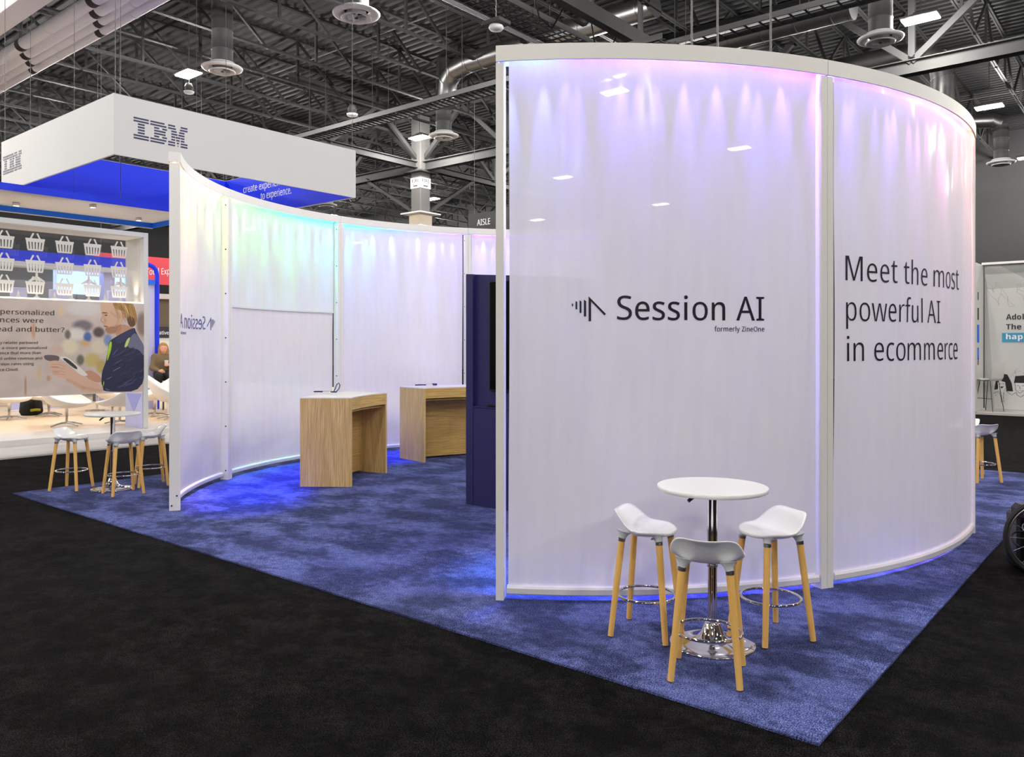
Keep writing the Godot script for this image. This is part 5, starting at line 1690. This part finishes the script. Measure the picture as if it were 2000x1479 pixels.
func right_booth() -> void:
	var p := thing("low_platform", "low white platform under the sketch-printed wall", "platform", Vector3(0.2, 0, -20.2))
	put("deck", box_st(Vector3(5.9, 0.07, 1.6), 0.006, Vector3(0, 0.035, 0)), M.stage_grey, p)
	var w := thing("sketch_wall", "grey wall with line drawings of faces and a blue heading box", "booth wall", Vector3(-0.55, 0.07, -20.45))
	put("panel", box_st(Vector3(4.2, 3.73, 0.08), 0.0, Vector3(0, 1.865, 0)), M.stage_grey, w)
	put("cap_rail", box_st(Vector3(4.3, 0.06, 0.2), 0.004, Vector3(0, 3.76, 0.05)), M.white_trim, w)
	var sm := mat("sketch_print", Color.WHITE, 0.6)
	sm.albedo_texture = sketch_picture()
	var st := fresh()
	quad(st, Vector3(-2.1, 0, 0.042), Vector3(2.1, 0, 0.042), Vector3(2.1, 3.73, 0.042), Vector3(-2.1, 3.73, 0.042))
	put("print", st, sm, w)
	put("heading_box", box_st(Vector3(0.9, 0.235, 0.012), 0.0, Vector3(-1.26, 1.855, 0.046)), M.label_blue, w)
	flat_text("lettering", "Adobe", font_bold, M.print_dark, w, Vector3(-1.62, 2.31, 0.043), Vector3(-1.07, 2.31, 0.043), 0.135, Vector3(0, 0, 1))
	flat_text("lettering", "The", font_bold, M.print_dark, w, Vector3(-1.62, 2.06, 0.043), Vector3(-1.29, 2.06, 0.043), 0.135, Vector3(0, 0, 1))
	flat_text("lettering", "happy", font_bold, M.white_text, w, Vector3(-1.62, 1.81, 0.054), Vector3(-1.0, 1.81, 0.054), 0.135, Vector3(0, 0, 1))
	var r := thing("side_return_wall", "white return wall with coloured print beside the sketch wall", "booth wall", Vector3(-2.72, 0.07, -19.9))
	put("panel", box_st(Vector3(0.08, 3.73, 1.1), 0.004, Vector3(0, 1.865, 0)), M.white_trim, r)
	var spot := [[2.9, M.print_dark, 0.2], [2.45, M.concrete, 0.3], [1.95, M.ibm_sky, 0.45], [1.45, M.ibm_sky, 0.3], [1.25, M.print_dark, 0.18]]
	for s in spot:
		put("print_patch", box_st(Vector3(0.006, s[2], s[2] * 0.6), 0.0, Vector3(0.042, s[0], 0.2)), s[1], r)
	# wire-legged chair
	var c := thing("wire_chair", "pale chair on thin dark wire legs beside the sketch wall", "chair", Vector3(-2.44, 0.078, -19.72), -0.5)
	st = fresh()
	st.set_smooth_group(1)
	var pr := [Vector2(-0.22, 0.80), Vector2(-0.25, 0.80), Vector2(0.0, 0.76), Vector2(0.17, 0.78), Vector2(0.22, 0.86), Vector2(0.27, 1.2)]
	for i in range(1, pr.size() - 1):
		for s in [-1.0, 1.0]:
			var a: Vector2 = pr[i]
			var b: Vector2 = pr[i + 1]
			var zo: float = 0.012 * s
			quad(st, Vector3(a.x, a.y + zo, 0.22), Vector3(b.x, b.y + zo, 0.22), Vector3(b.x, b.y + zo, -0.22), Vector3(a.x, a.y + zo, -0.22))
	put("seat_shell", st, M.white_trim, c)
	for x in [-0.2, 0.2]:
		for z in [-0.18, 0.18]:
			put("leg", tube_st([Vector3(x * 0.7, 0.77, z * 0.8), Vector3(x * 1.25, 0.0, z * 1.1)], 0.008, 8), M.black_plastic, c)
	put("rail", tube_st([Vector3(-0.22, 0.32, 0.19), Vector3(0.22, 0.32, 0.19)], 0.008, 6), M.black_plastic, c)

func wheel_heap() -> void:
	var t := thing("cart_wheel", "dark spoked wheel tangled with cables at the edge of the blue carpet", "wheel", Vector3(0.42, 0.0, -3.62), 0.55)
	var ring := []
	var rim := []
	for k in 48:
		var a := TAU * k / 48
		ring.append(Vector3(0.268 * cos(a), 0.285 + 0.268 * sin(a), 0))
		rim.append(Vector3(0.247 * cos(a), 0.285 + 0.247 * sin(a), 0))
	put("tyre", tube_st(ring, 0.017, 12, true), M.rubber, t)
	put("rim", tube_st(rim, 0.008, 8, true), M.brushed, t)
	put("hub", lathe_st([Vector2(0, -0.04), Vector2(0.025, -0.04), Vector2(0.025, 0.04), Vector2(0, 0.04)], 12), M.brushed, t, Vector3(0, 0.285, 0), Vector3(PI / 2, 0, 0))
	for k in 14:
		var a := TAU * k / 14
		put("spoke", tube_st([Vector3(0.02 * cos(a + 0.5), 0.285 + 0.02 * sin(a + 0.5), 0.02 * (1 if k % 2 else -1)), Vector3(0.245 * cos(a), 0.285 + 0.245 * sin(a), 0)], 0.0018, 4), M.brushed, t)
	var rng := RandomNumberGenerator.new()
	rng.seed = 21
	for k in 9:
		var pts := []
		var c := Vector3(rng.randf_range(-0.12, 0.12), rng.randf_range(0.14, 0.34), -0.06 - 0.04 * rng.randf())
		var rr := rng.randf_range(0.06, 0.13)
		for i in 20:
			var a := TAU * i / 20
			pts.append(c + Vector3(rr * cos(a), rr * 0.7 * sin(a), 0.03 * sin(a * 2 + k)))
		put("cable_loop", tube_st(pts, 0.007, 6, true), M.red_banner if k == 3 else (M.brushed if k % 4 == 1 else M.black_plastic), t)
	put("bag", box_st(Vector3(0.30, 0.12, 0.14), 0.03, Vector3(-0.02, 0.46, -0.09)), M.dark_panel, t)
	put("crate", box_st(Vector3(0.36, 0.42, 0.2), 0.02, Vector3(0.06, 0.22, -0.24)), M.black_plastic, t)
	var sh := put("paper_sheet", box_st(Vector3(0.20, 0.25, 0.002), 0.0), M.white_trim, t, Vector3(0.02, 0.24, 0.04), Vector3(-0.1, 0, 0.05))

# ------------------------------------------------------------------ main

func _ready() -> void:
	# camera: level, lens shifted; the picture is 2000 x 1479
	var cam := Camera3D.new()
	cam.name = "camera"
	cam.projection = Camera3D.PROJECTION_FRUSTUM
	var near := 0.1
	cam.near = near
	cam.far = 200.0
	cam.size = near * 1479.0 / 1569.94
	cam.keep_aspect = Camera3D.KEEP_HEIGHT
	cam.frustum_offset = Vector2(near * (1000.0 - 995.5) / 1569.94, near * (676.47 - 739.5) / 1569.94)
	cam.position = Vector3(1.170, 1.7026, 3.472)
	cam.rotation.y = 0.69223
	add_child(cam)
	cam.current = true
	var we := WorldEnvironment.new()
	we.name = "environment"
	var env := Environment.new()
	env.background_mode = Environment.BG_COLOR
	env.background_color = Color(0.02, 0.02, 0.022)
	env.tonemap_mode = Environment.TONE_MAPPER_LINEAR
	env.tonemap_exposure = 1.0
	env.sdfgi_enabled = true
	env.ssao_enabled = true
	env.ssil_enabled = true
	we.environment = env
	add_child(we)
	font = SystemFont.new()
	font.font_names = PackedStringArray(["Droid Sans"])
	font_bold = SystemFont.new()
	font_bold.font_names = PackedStringArray(["Droid Sans"])
	font_bold.font_weight = 700
	thin = FontVariation.new()
	thin.base_font = font
	thin.variation_embolden = -0.3
	make_materials()
	room()
	lamps()
	var bc := put("booth_carpet", box_st(Vector3(9.144, 0.012, 9.144), 0.0, Vector3(-4.572, 0.006, -4.572)), M.carpet_blue)
	tag(bc, "square of mottled blue carpet under the round booth", "carpet")
	build_round_wall()
	build_furniture()
	hanging_sign()
	neighbour_booth()
	right_booth()
	roof_steel()
	roof_services()
	wheel_heap()
